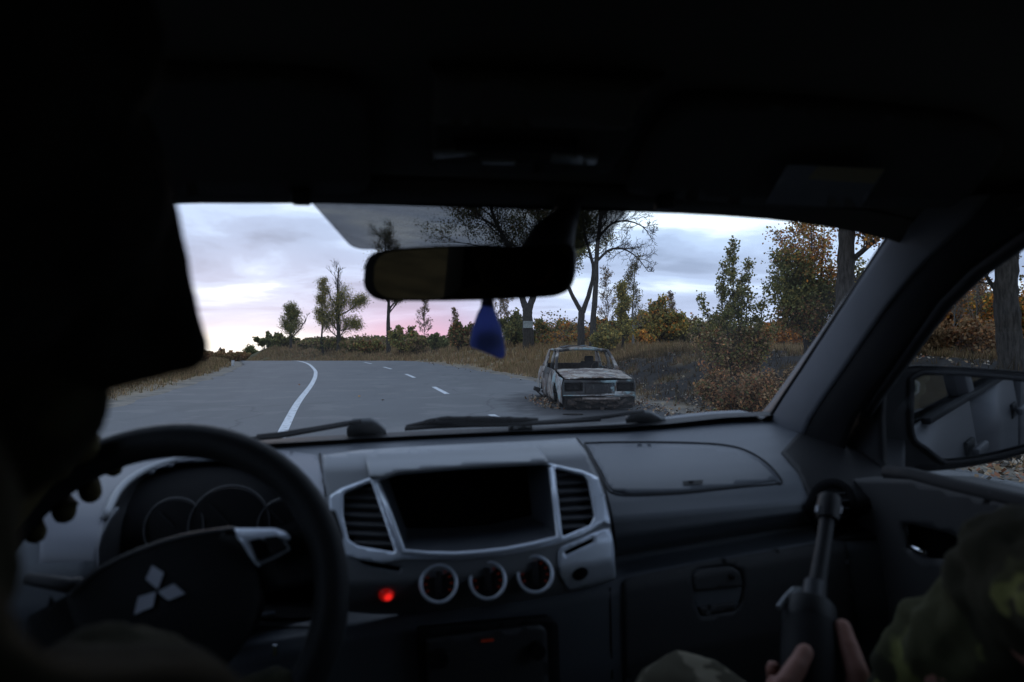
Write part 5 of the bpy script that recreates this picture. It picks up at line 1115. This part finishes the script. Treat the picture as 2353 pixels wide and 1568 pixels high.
# right door lining, seen inside
DX = lambda off: (lambda u, v: atpl(u, v, (.648 - off, 1.0, 1.15), V((1, 0.0, .10)).normalized()))
sl_ = [DX(0)(u, v) for u, v in ((1935, 1104), (2000, 1098), (2100, 1103), (2240, 1138), (2480, 1200), (2800, 1290))]
mesh('door_sill', [p for q in sl_ for p in (q, V((.765, q.y + .01, q.z - .004)))], [(2 * i, 2 * i + 1, 2 * i + 3, 2 * i + 2) for i in range(5)], plastic_low_shaded, fd)
lining = P('door_lining', [(1935, 1104), (2000, 1098), (2100, 1103), (2240, 1138), (2480, 1200), (2600, 1700), (1960, 1700), (1952, 1400), (1948, 1200)], [rounded([(2072, 1208), (2092, 1204), (2180, 1225), (2212, 1242), (2200, 1290), (2120, 1285), (2085, 1262)], 10)], DX(0), plastic_low_shaded, fd, step=16, thick=.01)
P('handle_bowl', rounded([(2060, 1195), (2230, 1230), (2220, 1300), (2070, 1290)], 8), [], DX(-.03), deep, lining, step=14)
bm = bmesh.new(); bm_tube(bm, [DX(.004)(2086, 1254), DX(.008)(2100, 1260), DX(.008)(2128, 1271)], .0045, 8); bmobj('door_lever', bm, chrome, lining, smooth=True)
bm = bmesh.new(); bm_tube(bm, [DX(-.012)(u, v) for u, v in ((2040, 1086), (2100, 1095), (2200, 1122), (2353, 1158), (2500, 1196))], .013, 8); bmobj('window_seal', bm, rubber, fd, smooth=True)
bm = bmesh.new(); bm_tube(bm, [DX(.006)(u, v) for u, v in ((1935, 1104), (1956, 1150), (1962, 1230), (1950, 1320), (1958, 1420), (1968, 1568))], .006, 6); bmobj('door_seal', bm, rubber, fd, smooth=True)
# mirror-corner trim inside the door and door frame
P('mirror_corner', [(1948, 1095), (1935, 1030), (1962, 960), (2005, 895), (2028, 862), (2022, 960), (2026, 1060), (2040, 1092), (2000, 1100)], [], lambda u, v: atx(u, v, .725), black, fd, step=14, thick=.012)
bm = bmesh.new(); bm_tube(bm, [atx(u, v, .60 + .12 * t) for (u, v), t in zip([(2490, 450), (2410, 512), (2336, 562), (2250, 622), (2175, 694), (2115, 774), (2060, 850), (2015, 910), (1990, 950)], np.linspace(0, .9, 9))], .011, 8); bmobj('window_frame', bm, black, fd, smooth=True)
# --- outside mirror
oc_ = atx(2215, 955, .945); 
n_o = (V((-.88, -1.68, -0.04))).normalized(); OM = lambda off: (lambda u, v: atpl(u, v, oc_ + n_o * off, n_o))
HOUS = smooth2([(2013, 885), (2030, 862), (2060, 848), (2110, 840), (2250, 846), (2400, 860), (2500, 880), (2530, 950), (2480, 1010), (2353, 1045), (2260, 1068), (2180, 1080), (2100, 1086), (2030, 1084), (2016, 1030), (2010, 950)], 4)[:-1]
GLS = smooth2([(2096, 872), (2115, 860), (2140, 857), (2250, 862), (2380, 876), (2470, 900), (2480, 960), (2420, 1012), (2345, 1036), (2262, 1055), (2190, 1064), (2165, 1060), (2130, 1033), (2100, 1008), (2092, 950)], 4)[:-1]
house = P('door_mirror', HOUS, [GLS], OM(0), black, fd, step=16, thick=-.012)
ins = [OM(0.004)(*p) for p in HOUS]; hc = sum(ins, V()) / len(ins); bk = [(hc + (p - hc) * .80) - n_o * .085 for p in ins]; bk2 = [(hc + (p - hc) * .35) - n_o * .13 for p in ins]; n = len(ins)
mesh('mirror_shell', ins + bk + bk2, [(i, (i + 1) % n, n + (i + 1) % n, n + i) for i in range(n)] + [(n + i, n + (i + 1) % n, 2 * n + (i + 1) % n, 2 * n + i) for i in range(n)] + [tuple(range(2 * n, 3 * n))], material('mirror_shell_grey', (0.06, 0.062, 0.068), .45), house, smooth=True)
mir2 = bpy.data.materials.new('outer_mirror_glass'); mir2.use_nodes = True; b_ = mir2.node_tree.nodes['Principled BSDF']; b_.inputs['Base Color'].default_value = (0.48, 0.50, 0.52, 1); b_.inputs['Metallic'].default_value = 1; b_.inputs['Roughness'].default_value = 0.02
P('mirror_glass', shrink(GLS, 1.01), [], OM(-.006), mir2, house, step=22)
bm = bmesh.new(); bm_loop(bm, [OM(.004)(*p) for p in GLS], .005, 8); bmobj('mirror_rim', bm, rubber, house, smooth=True)
bm = bmesh.new(); bm_tube(bm, [(.77, 1.25, 1.19), oc_ - n_o * .09 + V((-.08, .03, -.05)), oc_ - n_o * .08 + V((0, 0, -.04))], [.04, .035, .03], 10); bmobj('mirror_foot', bm, black, house, smooth=True)

# --- steering wheel
WC = V((-.37, .72, 1.168)); tl = math.radians(22); WN = V((0, -math.cos(tl), math.sin(tl))); WA = V((1, 0, 0)); WBv = V((0, math.sin(tl), math.cos(tl)))
wheel = empty('steering_wheel'); wheel.parent = pick
WPl = lambda off: (lambda u, v: atpl(u, v, WC + WN * off, WN))
leather = material('wheel_leather', (0.013, 0.014, 0.015), 0.6, (0.017, .018, .019), 30, 0.2, 400, spec=.25)
bm = bmesh.new(); bm_loop(bm, [WC + WA * .162 * math.cos(t) + WBv * .162 * math.sin(t) for t in np.linspace(0, 2 * PI, 64, endpoint=False)], .0178, 12); bmobj('rim', bm, leather, wheel, smooth=True)
PAD = smooth2([(150, 1372), (225, 1308), (320, 1262), (420, 1230), (520, 1214), (545, 1213), (575, 1280), (598, 1345), (580, 1440), (520, 1530), (420, 1580), (300, 1580), (210, 1520), (170, 1440)], 4)[:-1]
def padS(u, v):
    dx = (u - 375) / 260; dy = (v - 1400) / 220; return WPl(-.005 + .028 * max(0, 1 - dx * dx - dy * dy) ** .5)(u, v)
hub = P('hub', PAD, [], padS, leather, wheel, step=14, thick=-.03)
bm = bmesh.new(); bm_tube(bm, [padS(u, v + 2) + WN * .0015 for u, v in smooth2([(160, 1366), (225, 1309), (320, 1263), (420, 1231), (520, 1215), (540, 1214)])], .0022, 6); bmobj('hub_edge', bm, material('edge_grey', (0.12, .12, .125), .5), hub, smooth=True)
sp = P('spoke', rounded([(540, 1213), (640, 1212), (700, 1190), (770, 1170), (790, 1230), (745, 1330), (660, 1350), (600, 1360), (575, 1285)], 10), [], WPl(-.004), leather, wheel, step=14, thick=-.02)
P('spoke', rounded([(60, 1420), (160, 1365), (190, 1430), (200, 1500), (60, 1540)], 12), [], WPl(-.004), leather, wheel, step=14, thick=-.02)
P('spoke', rounded([(330, 1560), (420, 1560), (430, 1720), (330, 1720)], 12), [], WPl(-.006), leather, wheel, step=14, thick=-.02)
P('silver_insert', rounded([(537, 1214), (630, 1214), (655, 1222), (668, 1234), (645, 1236), (596, 1240), (573, 1246), (588, 1286), (598, 1303), (590, 1300), (574, 1280), (555, 1248)], 3), [], lambda u, v: WPl(.003 + .013 * float(smoothstep(1213, 1240, v)))(u, v), silver, sp, step=8, thick=-.004)
P('button', rounded([(571, 1243), (600, 1237), (618, 1276), (588, 1288)], 5), [], WPl(.0175), deep, sp, step=9, thick=-.005)
P('button', rounded([(606, 1236), (638, 1231), (662, 1258), (656, 1266), (624, 1276)], 5), [], WPl(.0175), black, sp, step=9, thick=-.005)
bm = bmesh.new(); bm_tube(bm, [WPl(.0165)(u, v) for u, v in ((571, 1243), (590, 1291), (600, 1295), (640, 1277), (664, 1262), (655, 1245))], .0014, 5); bmobj('button_bezel', bm, greytrim, sp, smooth=True)
emb = bmesh.new()
def rhombus(pts):
    f = [emb.verts.new(padS(u, v) + WN * .004) for u, v in pts]; b = [emb.verts.new(padS(u, v) + WN * .0015) for u, v in pts]
    emb.faces.new(f); [emb.faces.new((f[i], b[i], b[(i + 1) % len(f)], f[(i + 1) % len(f)])) for i in range(len(f))]
q8 = lambda L_: [(229.8 + x * .24416, 1149 + y * .24416) for x, y in L_]
for r__ in ([(500, 618), (608, 690), (548, 840), (440, 748)], [(548, 868), (702, 792), (806, 884), (652, 950)], [(530, 868), (505, 1010), (330, 1080), (372, 915)]): rhombus(q8(r__))
bmesh.ops.recalc_face_normals(emb, faces=emb.faces); bmobj('emblem', emb, material('emblem_silver', (0.60, .62, .70), .4, metal=.1), hub)
bm = bmesh.new(); bm_tube(bm, [WC - WN * .02, V((-.37, 1.0, 1.06))], [.05, .06], 12); bmobj('column', bm, black, wheel, smooth=True)
for (a, b, w_) in (((675, 1215), (775, 1258), .008), ((60, 1330), (180, 1350), .008)):
    p = aty(*a, .80); q = aty(*b, .80); bm = bmesh.new(); bm_tube(bm, [p, p.lerp(q, .8), q, q + (q - p).normalized() * .004], [.006, .008, .0105, .006], 10); bmobj('stalk', bm, black, wheel, smooth=True)
# key fob glint below the wheel
bm = bmesh.new(); bm_box(bm, aty(632, 1494, .90), (.006, .004, .014), None, .001); key = bmobj('ignition_key', bm, chrome, pick)
# --- seats
def seat(x):
    s = empty('seat'); s.parent = pick; fab = bpy.data.materials.get('seat_fabric') or material('seat_fabric', (0.03, 0.03, 0.032), .95, (.04, .04, .042), 20, .3, 300, spec=.05)
    B('cushion', (x, .22, .76), (.48, .5, .14), fab, s, bev=.04); B('backrest', (x, -.04, 1.05), (.46, .11, .52), fab, s, Matrix.Rotation(-.2, 3, 'X').inverted(), .04)
    return s
seat(-.40); seat(.40)
# ------------------------------------------------------------------ people
def capsule(bm, p0, p1, r0, r1, n=12):
    p0, p1 = V(p0), V(p1); d = (p1 - p0)
    if d.length < 1e-5: d = V((0, 0, 1)); 
    dn = d.normalized(); pts = []; rr = []
    for t in (-.98, -.85, -.5): pts.append(p0 + dn * r0 * t); rr.append(r0 * math.sqrt(1 - t * t))
    for k_ in range(4): pts.append(p0.lerp(p1, k_ / 3)); rr.append(r0 + (r1 - r0) * k_ / 3)
    for t in (.5, .85, .98): pts.append(p1 + dn * r1 * t); rr.append(r1 * math.sqrt(1 - t * t))
    bm_tube(bm, pts, rr, n)
def ball(bm, c, s, rot=None):
    M = Matrix.Translation(V(c)) @ (rot.to_4x4() if rot else Matrix.Identity(4)) @ Matrix.Diagonal((*s, 1)); bmesh.ops.create_uvsphere(bm, u_segments=20, v_segments=12, radius=1, matrix=M)
def fused(name, bm, mat, parent, vox, folds=0.0, smooth_it=3, fs=.06, **props):
    o = bmobj(name, bm, mat, parent, smooth=True, **props)
    r = o.modifiers.new('remesh', 'REMESH'); r.mode = 'VOXEL'; r.voxel_size = vox; r.use_smooth_shade = True
    s = o.modifiers.new('smooth', 'SMOOTH'); s.iterations = smooth_it; s.factor = .5
    if folds:
        t = bpy.data.textures.new(name + '_folds', 'CLOUDS'); t.noise_scale = fs; t.noise_depth = 2
        d = o.modifiers.new('folds', 'DISPLACE'); d.texture = t; d.strength = folds; d.mid_level = .5; d.texture_coords = 'LOCAL'
    return o
skin = material('skin', (0.26, 0.12, 0.09), 0.65, (0.32, 0.155, 0.12), 14, 0.2, 250, spec=.35)
def camo(name, cols, s):
    m = bpy.data.materials.new(name); m.use_nodes = True; t = m.node_tree; b = t.nodes['Principled BSDF']; co = N(t, 'ShaderNodeTexCoord').outputs['Object']
    c = cols[0]
    for i, cc in enumerate(cols[1:]):
        n = N(t, 'ShaderNodeTexNoise'); n.inputs['Scale'].default_value = s * (1 + .35 * i); n.inputs['Detail'].default_value = 3; mp_ = N(t, 'ShaderNodeMapping'); mp_.inputs['Location'].default_value = (i * 3.1, i, 2 * i); L(t, co, mp_.inputs[0]); L(t, mp_.outputs[0], n.inputs['Vector'])
        c = mixc(t, ramp(t, n.outputs[0], [(.52, 0.0), (.54, 1.0)]), c, cc)
    L(t, c, b.inputs['Base Color']); b.inputs['Roughness'].default_value = .95; b.inputs['Specular IOR Level'].default_value = .1
    w = N(t, 'ShaderNodeTexNoise'); w.inputs['Scale'].default_value = 600; L(t, co, w.inputs['Vector']); bp = N(t, 'ShaderNodeBump'); bp.inputs['Strength'].default_value = .3; bp.inputs['Distance'].default_value = .001; L(t, w.outputs[0], bp.inputs['Height']); L(t, bp.outputs[0], b.inputs['Normal'])
    return m
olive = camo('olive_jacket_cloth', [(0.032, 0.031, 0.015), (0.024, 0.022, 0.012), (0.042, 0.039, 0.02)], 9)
olive_lit = camo('passenger_jacket_cloth', [(0.06, 0.06, 0.032), (0.16, 0.165, 0.06), (0.035, 0.034, 0.022)], 8)  # pale yellow-green blotches put the window's highlights on the sleeve into the cloth colour
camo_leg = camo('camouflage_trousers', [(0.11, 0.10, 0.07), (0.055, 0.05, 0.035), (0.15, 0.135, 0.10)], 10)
glove_m = material('olive_glove', (0.085, 0.068, 0.03), .9, (.06, .05, .024), 16, .3, 200, spec=.1)
def head(bm, c, turn=0.0, jaw=1.0):
    c = V(c); Rz = Matrix.Rotation(turn, 3, 'Z'); q = lambda x, y, z: c + Rz @ V((x, y, z))
    ball(bm, q(0, -.012, .035), (.078, .098, .095)); ball(bm, q(0, .02, -.045), (.062 * jaw, .072, .075)); ball(bm, q(0, .055, -.10), (.034 * jaw, .030, .024))
    capsule(bm, q(0, .088, .018), q(0, .112, -.022), .010, .014); ball(bm, q(.012, .100, -.026), (.010, .011, .008)); ball(bm, q(-.012, .100, -.026), (.010, .011, .008))
    capsule(bm, q(-.022, .088, -.058), q(.022, .088, -.058), .007, .007); capsule(bm, q(-.020, .086, -.068), q(.020, .086, -.068), .008, .008)
    capsule(bm, q(-.045, .078, .028), q(.045, .078, .028), .012, .012)
    for s in (-1, 1): ball(bm, q(s * .080, -.005, -.01), (.010, .018, .032)); ball(bm, q(s * .036, .070, -.03), (.022, .022, .022))
def face_bits(c, turn, parent):
    c = V(c); Rz = Matrix.Rotation(turn, 3, 'Z')
    for s in (-1, 1):
        bm = bmesh.new(); bmesh.ops.create_uvsphere(bm, u_segments=12, v_segments=8, radius=.0115, matrix=Matrix.Translation(c + Rz @ V((s * .032, .079, .008)))); bmobj('eye', bm, bpy.data.materials.get('eye_white') or material('eye_white', (.5, .5, .48), .2), parent, smooth=True)
def grip_hand(bm, c, ax, side, R, wrist, k=1.0, thumb=1, up=1):
    """fingers closed round a bar: c on the bar's axis, ax along it, side from the bar to the palm"""
    ax = V(ax).normalized(); side = V(side); side = (side - ax * side.dot(ax)).normalized(); t3 = ax.cross(side).normalized() * thumb
    def q(ang, r, h): a = math.radians(ang); return V(c) + (side * math.cos(a) + t3 * math.sin(a)) * r + ax * h
    for h in (-.030, -.010, .010, .030): capsule(bm, q(-25, R + .014 * k, h * k), q(35, R + .014 * k, h * k), .0145 * k, .0135 * k, 8)
    for i, h in enumerate((-.033, -.011, .011, .033)):
        Lf = (150, 185, 195, 175)[i] if up > 0 else (175, 195, 185, 150)[i]; rf = (.0078, .0088, .009, .0085)[i] * k; hh = h * k
        pts = [q(a, R + rf * .9, hh + .002 * math.sin(a)) for a in np.linspace(35, 35 + Lf * min(1.0, .022 / max(R, .01)) , 5)]
        for a, b in zip(pts, pts[1:]): capsule(bm, a, b, rf, rf * .96, 8)
    tb = [q(-20, R + .020 * k, .020 * k), q(-40, R + .015 * k, .045 * k), q(-52, R + .011 * k, .068 * k), q(-60, R + .009 * k, .085 * k)]
    for a, b, r in zip(tb, tb[1:], (.0125, .011, .0095)): capsule(bm, a, b, r * k, r * .93 * k, 8)
    pc = q(5, R + .022 * k, -.005 * k); capsule(bm, pc, V(wrist), .027 * k, .024 * k, 12)
# ---- driver
HD = V((-.338, .262, 1.535))
bm = bmesh.new(); head(bm, HD, -.05, 1.1); capsule(bm, (-.36, .20, 1.36), HD + V((0, -.02, -.06)), .062, .06)
capsule(bm, (-.40, .10, 1.26), (-.41, .06, .90), .13, .14); 
RIMT = math.radians(130); RP = WC + WA * .163 * math.cos(RIMT) + WBv * .163 * math.sin(RIMT); RT = (-WA * math.sin(RIMT) + WBv * math.cos(RIMT))
WR_L = V((-.515, .66, 1.245)); WR_R = V((-.44, .56, 1.10))
def arm(bm, pts, rs):
    for (a, b, r0, r1) in zip(pts, pts[1:], rs, rs[1:]): capsule(bm, a, b, r0, r1)
AL = [(-.58, .14, 1.27), (-.63, .38, 1.12), tuple(WR_L)]; AR = [(-.245, .15, 1.26), (-.315, .41, 1.195), tuple(WR_R)]
arm(bm, AL, (.055, .042, .027)); arm(bm, AR, (.055, .042, .027))
LL = [(-.33, .06, .84), (-.265, .68, 1.025), (-.28, .92, .60)]; LR = [(-.48, .06, .84), (-.50, .66, .99), (-.46, .92, .60)]
arm(bm, LL, (.08, .055, .04)); arm(bm, LR, (.08, .055, .04))
driver = fused('person', bm, skin, None, .008, label='driver in dark cap and olive clothes, gloved hand on the steering wheel', category='person')
driver.matrix_world = Matrix.Translation(ORG) @ CABM.to_4x4()
face_bits(HD, -.05, driver)
bm = bmesh.new(); capsule(bm, (-.37, .17, 1.36), (-.40, .10, 1.20), .115, .165); capsule(bm, (-.56, .13, 1.27), (-.26, .13, 1.27), .085, .085); capsule(bm, (-.40, .10, 1.2), (-.40, .05, .88), .17, .17)
capsule(bm, (-.362, .25, 1.385), (-.40, .25, 1.34), .066, .075); capsule(bm, (-.326, .318, 1.394), (-.43, .34, 1.34), .042, .055); capsule(bm, (-.43, .38, 1.315), (-.56, .36, 1.28), .07, .08)
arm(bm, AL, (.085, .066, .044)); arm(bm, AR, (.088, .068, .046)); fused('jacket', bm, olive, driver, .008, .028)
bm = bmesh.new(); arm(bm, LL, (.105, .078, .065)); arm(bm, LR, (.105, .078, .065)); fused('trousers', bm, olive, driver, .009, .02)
bm = bmesh.new(); grip_hand(bm, RP, RT, -WN * -.3 + V((-.5, -.55, .5)), .0185, WR_L, 1.32, 1, 1); fused('glove', bm, glove_m, driver, .003, 0, 2)
RT2 = math.radians(232); RP2 = WC + WA * .163 * math.cos(RT2) + WBv * .163 * math.sin(RT2); bm = bmesh.new(); grip_hand(bm, RP2, (-WA * math.sin(RT2) + WBv * math.cos(RT2)), V((.2, -.9, -.1)), .0165, WR_R, 1.1, -1, 1); fused('glove', bm, glove_m, driver, .003, 0, 2)
# knitted hood and cap; jaw line covered by a neck gaiter
dark_knit = material('dark_knit', (0.018, 0.017, 0.015), .95, (.03, .028, .022), 40, .5, 200, spec=.05)
bm = bmesh.new(); ball(bm, HD + V((0, -.012, .045)), (.090, .108, .10)); ball(bm, HD + V((0, -.02, -.01)), (.090, .095, .10)); ball(bm, HD + V((.008, .022, -.055)), (.083, .078, .060)); ball(bm, HD + V((.012, .05, -.082)), (.070, .048, .042)); ball(bm, HD + V((-.01, 0, -.09)), (.075, .075, .05))
jaw = []
for k_ in range(10):       # cheek, beard and jaw under the knitted cloth, a straight slope down to a blunt chin corner
    v_ = 420 + 375 * k_ / 9; r_ = .030 - .016 * (k_ / 9) ** 2; a_ = math.atan((400 + (v_ - 470) * .262 - 1176.5) / FPX) - math.asin(r_ / .355); e_ = math.atan((784 - v_) / FPX)
    jaw.append((EC + CT @ V((math.sin(a_) * math.cos(e_), math.cos(a_) * math.cos(e_), math.sin(e_))) * .355, r_))
for (pa, ra), (pb, rb) in zip(jaw, jaw[1:]): capsule(bm, pa, pb, ra, rb)
for pa, ra in jaw[1::2]: capsule(bm, pa, V((-.335, .30, pa.z)), ra, max(ra, .03))
capsule(bm, jaw[-1][0], (-.335, .335, 1.430), .0145, .024); ball(bm, HD + V((.010, .045, -.04)), (.050, .052, .056)); ball(bm, HD + V((0, -.005, -.01)), (.100, .05, .055)); fused('balaclava', bm, dark_knit, driver, .004, .004)
bm = bmesh.new(); ball(bm, HD + V((0, -.012, .075)), (.096, .114, .082)); 
for v in bm.verts:
    if v.co.z < HD.z + .05: v.co.z = HD.z + .05 + (v.co.z - HD.z - .05) * .1
capsule(bm, HD + V((-.04, .10, .05)), HD + V((.04, .10, .05)), .012, .012); capsule(bm, HD + V((-.03, .125, .043)), HD + V((.03, .125, .043)), .008, .008); fused('cap', bm, dark_knit, driver, .006)
# ---- passenger
HP = V((.45, .20, 1.50)); bm = bmesh.new(); head(bm, HP, .1); capsule(bm, (.45, .15, 1.34), HP + V((0, -.02, -.05)), .06, .058); capsule(bm, (.44, .10, 1.24), (.42, .05, .88), .13, .14)
grip = aty(1860, 1665, .57)
PWL = aty(2060, 1640, .55); PWR = aty(1690, 1760, .54)
BL = [(.27, .17, 1.25), tuple(aty(2380, 1420, .43)), tuple(PWL)]; BR = [(.62, .17, 1.26), (.60, .36, 1.04), (.42, .50, .98)]
arm(bm, BL, (.055, .042, .027)); arm(bm, BR, (.055, .042, .027)); capsule(bm, BR[-1], PWR, .027, .026)
GL_ = [(.35, .06, .84), (.175, .70, .985), (.22, .98, .60)]; GR_ = [(.50, .06, .84), (.54, .70, .95), (.5, .98, .60)]
arm(bm, GL_, (.08, .055, .04)); arm(bm, GR_, (.08, .055, .04))
pax = fused('person', bm, skin, None, .008, label='passenger in green-olive jacket holding an upright rifle with bare hands', category='person'); pax.matrix_world = Matrix.Translation(ORG) @ CABM.to_4x4()
face_bits(HP, .1, pax)
bm = bmesh.new(); capsule(bm, (.44, .13, 1.30), (.43, .08, .90), .15, .17); capsule(bm, (.30, .14, 1.27), (.59, .14, 1.26), .085, .085)
capsule(bm, aty(2375, 1325, .43), aty(2180, 1450, .50), .046, .040); capsule(bm, aty(2180, 1450, .50), PWL, .040, .030); capsule(bm, (.27, .17, 1.25), aty(2375, 1325, .43), .075, .050); capsule(bm, aty(2385, 1370, .43), aty(2330, 1520, .46), .045, .06)
capsule(bm, aty(2480, 1290, .46), aty(2400, 1370, .46), .036, .04); arm(bm, BR, (.088, .068, .046)); capsule(bm, (.44, .18, 1.2), (.40, .34, 1.08), .13, .10)
fused('jacket', bm, olive_lit, pax, .007, .034, fs=.045)
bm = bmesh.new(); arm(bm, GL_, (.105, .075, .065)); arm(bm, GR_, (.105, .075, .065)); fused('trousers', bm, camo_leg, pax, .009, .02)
bm = bmesh.new(); ball(bm, HP + V((0, -.015, .06)), (.086, .104, .082)); ball(bm, HP + V((0, -.035, .0)), (.083, .078, .07)); fused('hair', bm, material('dark_hair', (.03, .02, .015), .8), pax, .006, .006)
gaxis = (aty(1870, 1400, .66) - grip).normalized()
bm = bmesh.new(); grip_hand(bm, grip + gaxis * .012, gaxis, V((.92, -.15, -.1)), .028, PWL, 1.0, 1, 1); fused('hand', bm, skin, pax, .0026, 0, 2)
bm = bmesh.new(); grip_hand(bm, grip - gaxis * .035, gaxis, V((-.92, -.15, -.1)), .028, PWR, 1.0, -1, 1); fused('hand', bm, skin, pax, .0026, 0, 2)
# ---- rifle held muzzle up
rifle = empty('rifle', label='black rifle standing muzzle up between the passenger hands', category='rifle'); rifle.matrix_world = Matrix.Translation(ORG) @ CABM.to_4x4()
steel = material('gun_steel', (0.010, 0.010, 0.011), .55, (.015, .015, .016), 14, spec=.25); poly_ = material('gun_polymer', (0.006, 0.006, 0.007), .7, (.010, .010, .011), 20, spec=.15); worn = material('worn_steel', (.22, .23, .25), .35, metal=.8)
def RP_(u, v):
    t = (v - 1150) / 350; return aty(u, v, .72 - .105 * t)
def rt(name, pts, rad, mat, n=14, parent=rifle):
    bm = bmesh.new(); bm_tube(bm, pts, rad, n); return bmobj(name, bm, mat, parent, smooth=True, angle=40)
rt('barrel', [RP_(1903, 1175), RP_(1893, 1250), RP_(1880, 1330), RP_(1874, 1385)], [.0085, .0085, .0095, .0115], steel)
rt('muzzle_brake', [RP_(1907, 1143), RP_(1905, 1160), RP_(1902, 1195)], [.012, .0135, .0125], steel)
for u in (1882, 1928): rt('sight_ear', [RP_(u, 1165), RP_(u - 2, 1180)], [.004, .0035], worn, 8)
rt('front_sight', [RP_(1884, 1180), RP_(1912, 1172), RP_(1926, 1178)], .005, steel, 8)
rt('gas_tube', [RP_(1872, 1340), RP_(1868, 1380), RP_(1863, 1420)], [.011, .012, .013], material('gas_tube_grey', (.04, .042, .048), .5, spec=.3))
rt('gas_block', [RP_(1863, 1378), RP_(1862, 1392), RP_(1860, 1425), RP_(1859, 1440)], [.014, .0255, .0275, .026], steel, 18)
lv = rt('sling_lever', [RP_(1790, 1398), RP_(1806, 1376), RP_(1826, 1357), RP_(1838, 1358)], [.0035, .0035, .004, .0045], material('lever_grey', (.16, .17, .18), .4, metal=.6), 8)
rt('handguard', [RP_(1860, 1432), RP_(1862, 1470), RP_(1862, 1510), RP_(1858, 1600)], [.0265, .028, .028, .026], poly_, 16)
b0_ = RP_(1858, 1600); dr = (RP_(1858, 1600) - RP_(1862, 1500)).normalized(); dr = (dr + V((0, 0, -.6))).normalized()
bm = bmesh.new(); rq = dr.to_track_quat('-Z', 'Y').to_matrix(); bm_box(bm, b0_ + dr * .12, (.045, .065, .24), rq, .008); bmobj('receiver', bm, steel, rifle)
bm = bmesh.new(); bm_box(bm, b0_ + dr * .16 + rq @ V((0, -.09, -.02)), (.028, .16, .055), rq, .006); bmobj('magazine', bm, poly_, rifle)
bm = bmesh.new(); bm_box(bm, b0_ + dr * .33, (.035, .06, .18), rq, .01); bmobj('stock', bm, poly_, rifle)
# ---- blue pouch hanging from the mirror
fr = empty('air_freshener', label='small blue cloth pouch air freshener hanging under the interior mirror', category='air freshener'); fr.matrix_world = Matrix.Translation(ORG) @ CABM.to_4x4()
prof = [(1120, 690, 13), (1120, 700, 13), (1119, 708, 15), (1118, 722, 21), (1119, 745, 29), (1120, 770, 35), (1121, 795, 38.5), (1122, 808, 38), (1122, 813, 30)]
ms = mc.y - .012
rings = []; bm = bmesh.new()
for (u, v, w) in prof:
    c = aty(u, v, ms); r = (aty(u + w, v, ms) - c).length; ring = []
    for k_ in range(28):
        a = 2 * PI * k_ / 28; pl = 1 + .07 * math.sin(5 * a + v * .02) + .05 * math.sin(11 * a + v * .01); ring.append(bm.verts.new(c + V((r * math.cos(a) * pl, r * .42 * math.sin(a) * pl, -.006 * math.cos(a) * (v - 690) / 120))))
    rings.append(ring)
for r0, r1 in zip(rings, rings[1:]):
    for k_ in range(28): bm.faces.new((r0[k_], r0[(k_ + 1) % 28], r1[(k_ + 1) % 28], r1[k_]))
bm.faces.new(rings[0][::-1]); bm.faces.new(rings[-1])
blue = bpy.data.materials.new('blue_organza'); blue.use_nodes = True; t_ = blue.node_tree; b_ = t_.nodes['Principled BSDF']; b_.inputs['Base Color'].default_value = (.17, .22, .50, 1); b_.inputs['Roughness'].default_value = .6; b_.inputs['Sheen Weight'].default_value = .4
tl_ = N(t_, 'ShaderNodeBsdfTranslucent'); tl_.inputs[0].default_value = (.34, .42, .88, 1); mx_ = N(t_, 'ShaderNodeMixShader'); mx_.inputs[0].default_value = .55; L(t_, b_.outputs[0], mx_.inputs[1]); L(t_, tl_.outputs[0], mx_.inputs[2]); L(t_, mx_.outputs[0], t_.nodes['Material Output'].inputs[0])
bmobj('pouch', bm, blue, fr, smooth=True)
bm = bmesh.new(); c = aty(1121, 783, ms); bmesh.ops.create_uvsphere(bm, u_segments=14, v_segments=10, radius=1, matrix=Matrix.Translation(c) @ Matrix.Diagonal((.0145, .0055, .0115, 1))); bmobj('filling', bm, material('scent_beads', (.02, .022, .045), .8), fr, smooth=True)
bm = bmesh.new(); bm_tube(bm, [aty(1119, 708, ms) + V((0, 0, .002)), aty(1120, 694, ms), aty(1122, 640, ms + .016), aty(1130, 600, ms + .03)], [.0075, .0065, .003, .0015], 8); bmobj('cord', bm, material('navy_cord', (.012, .014, .04), .9), fr, smooth=True)
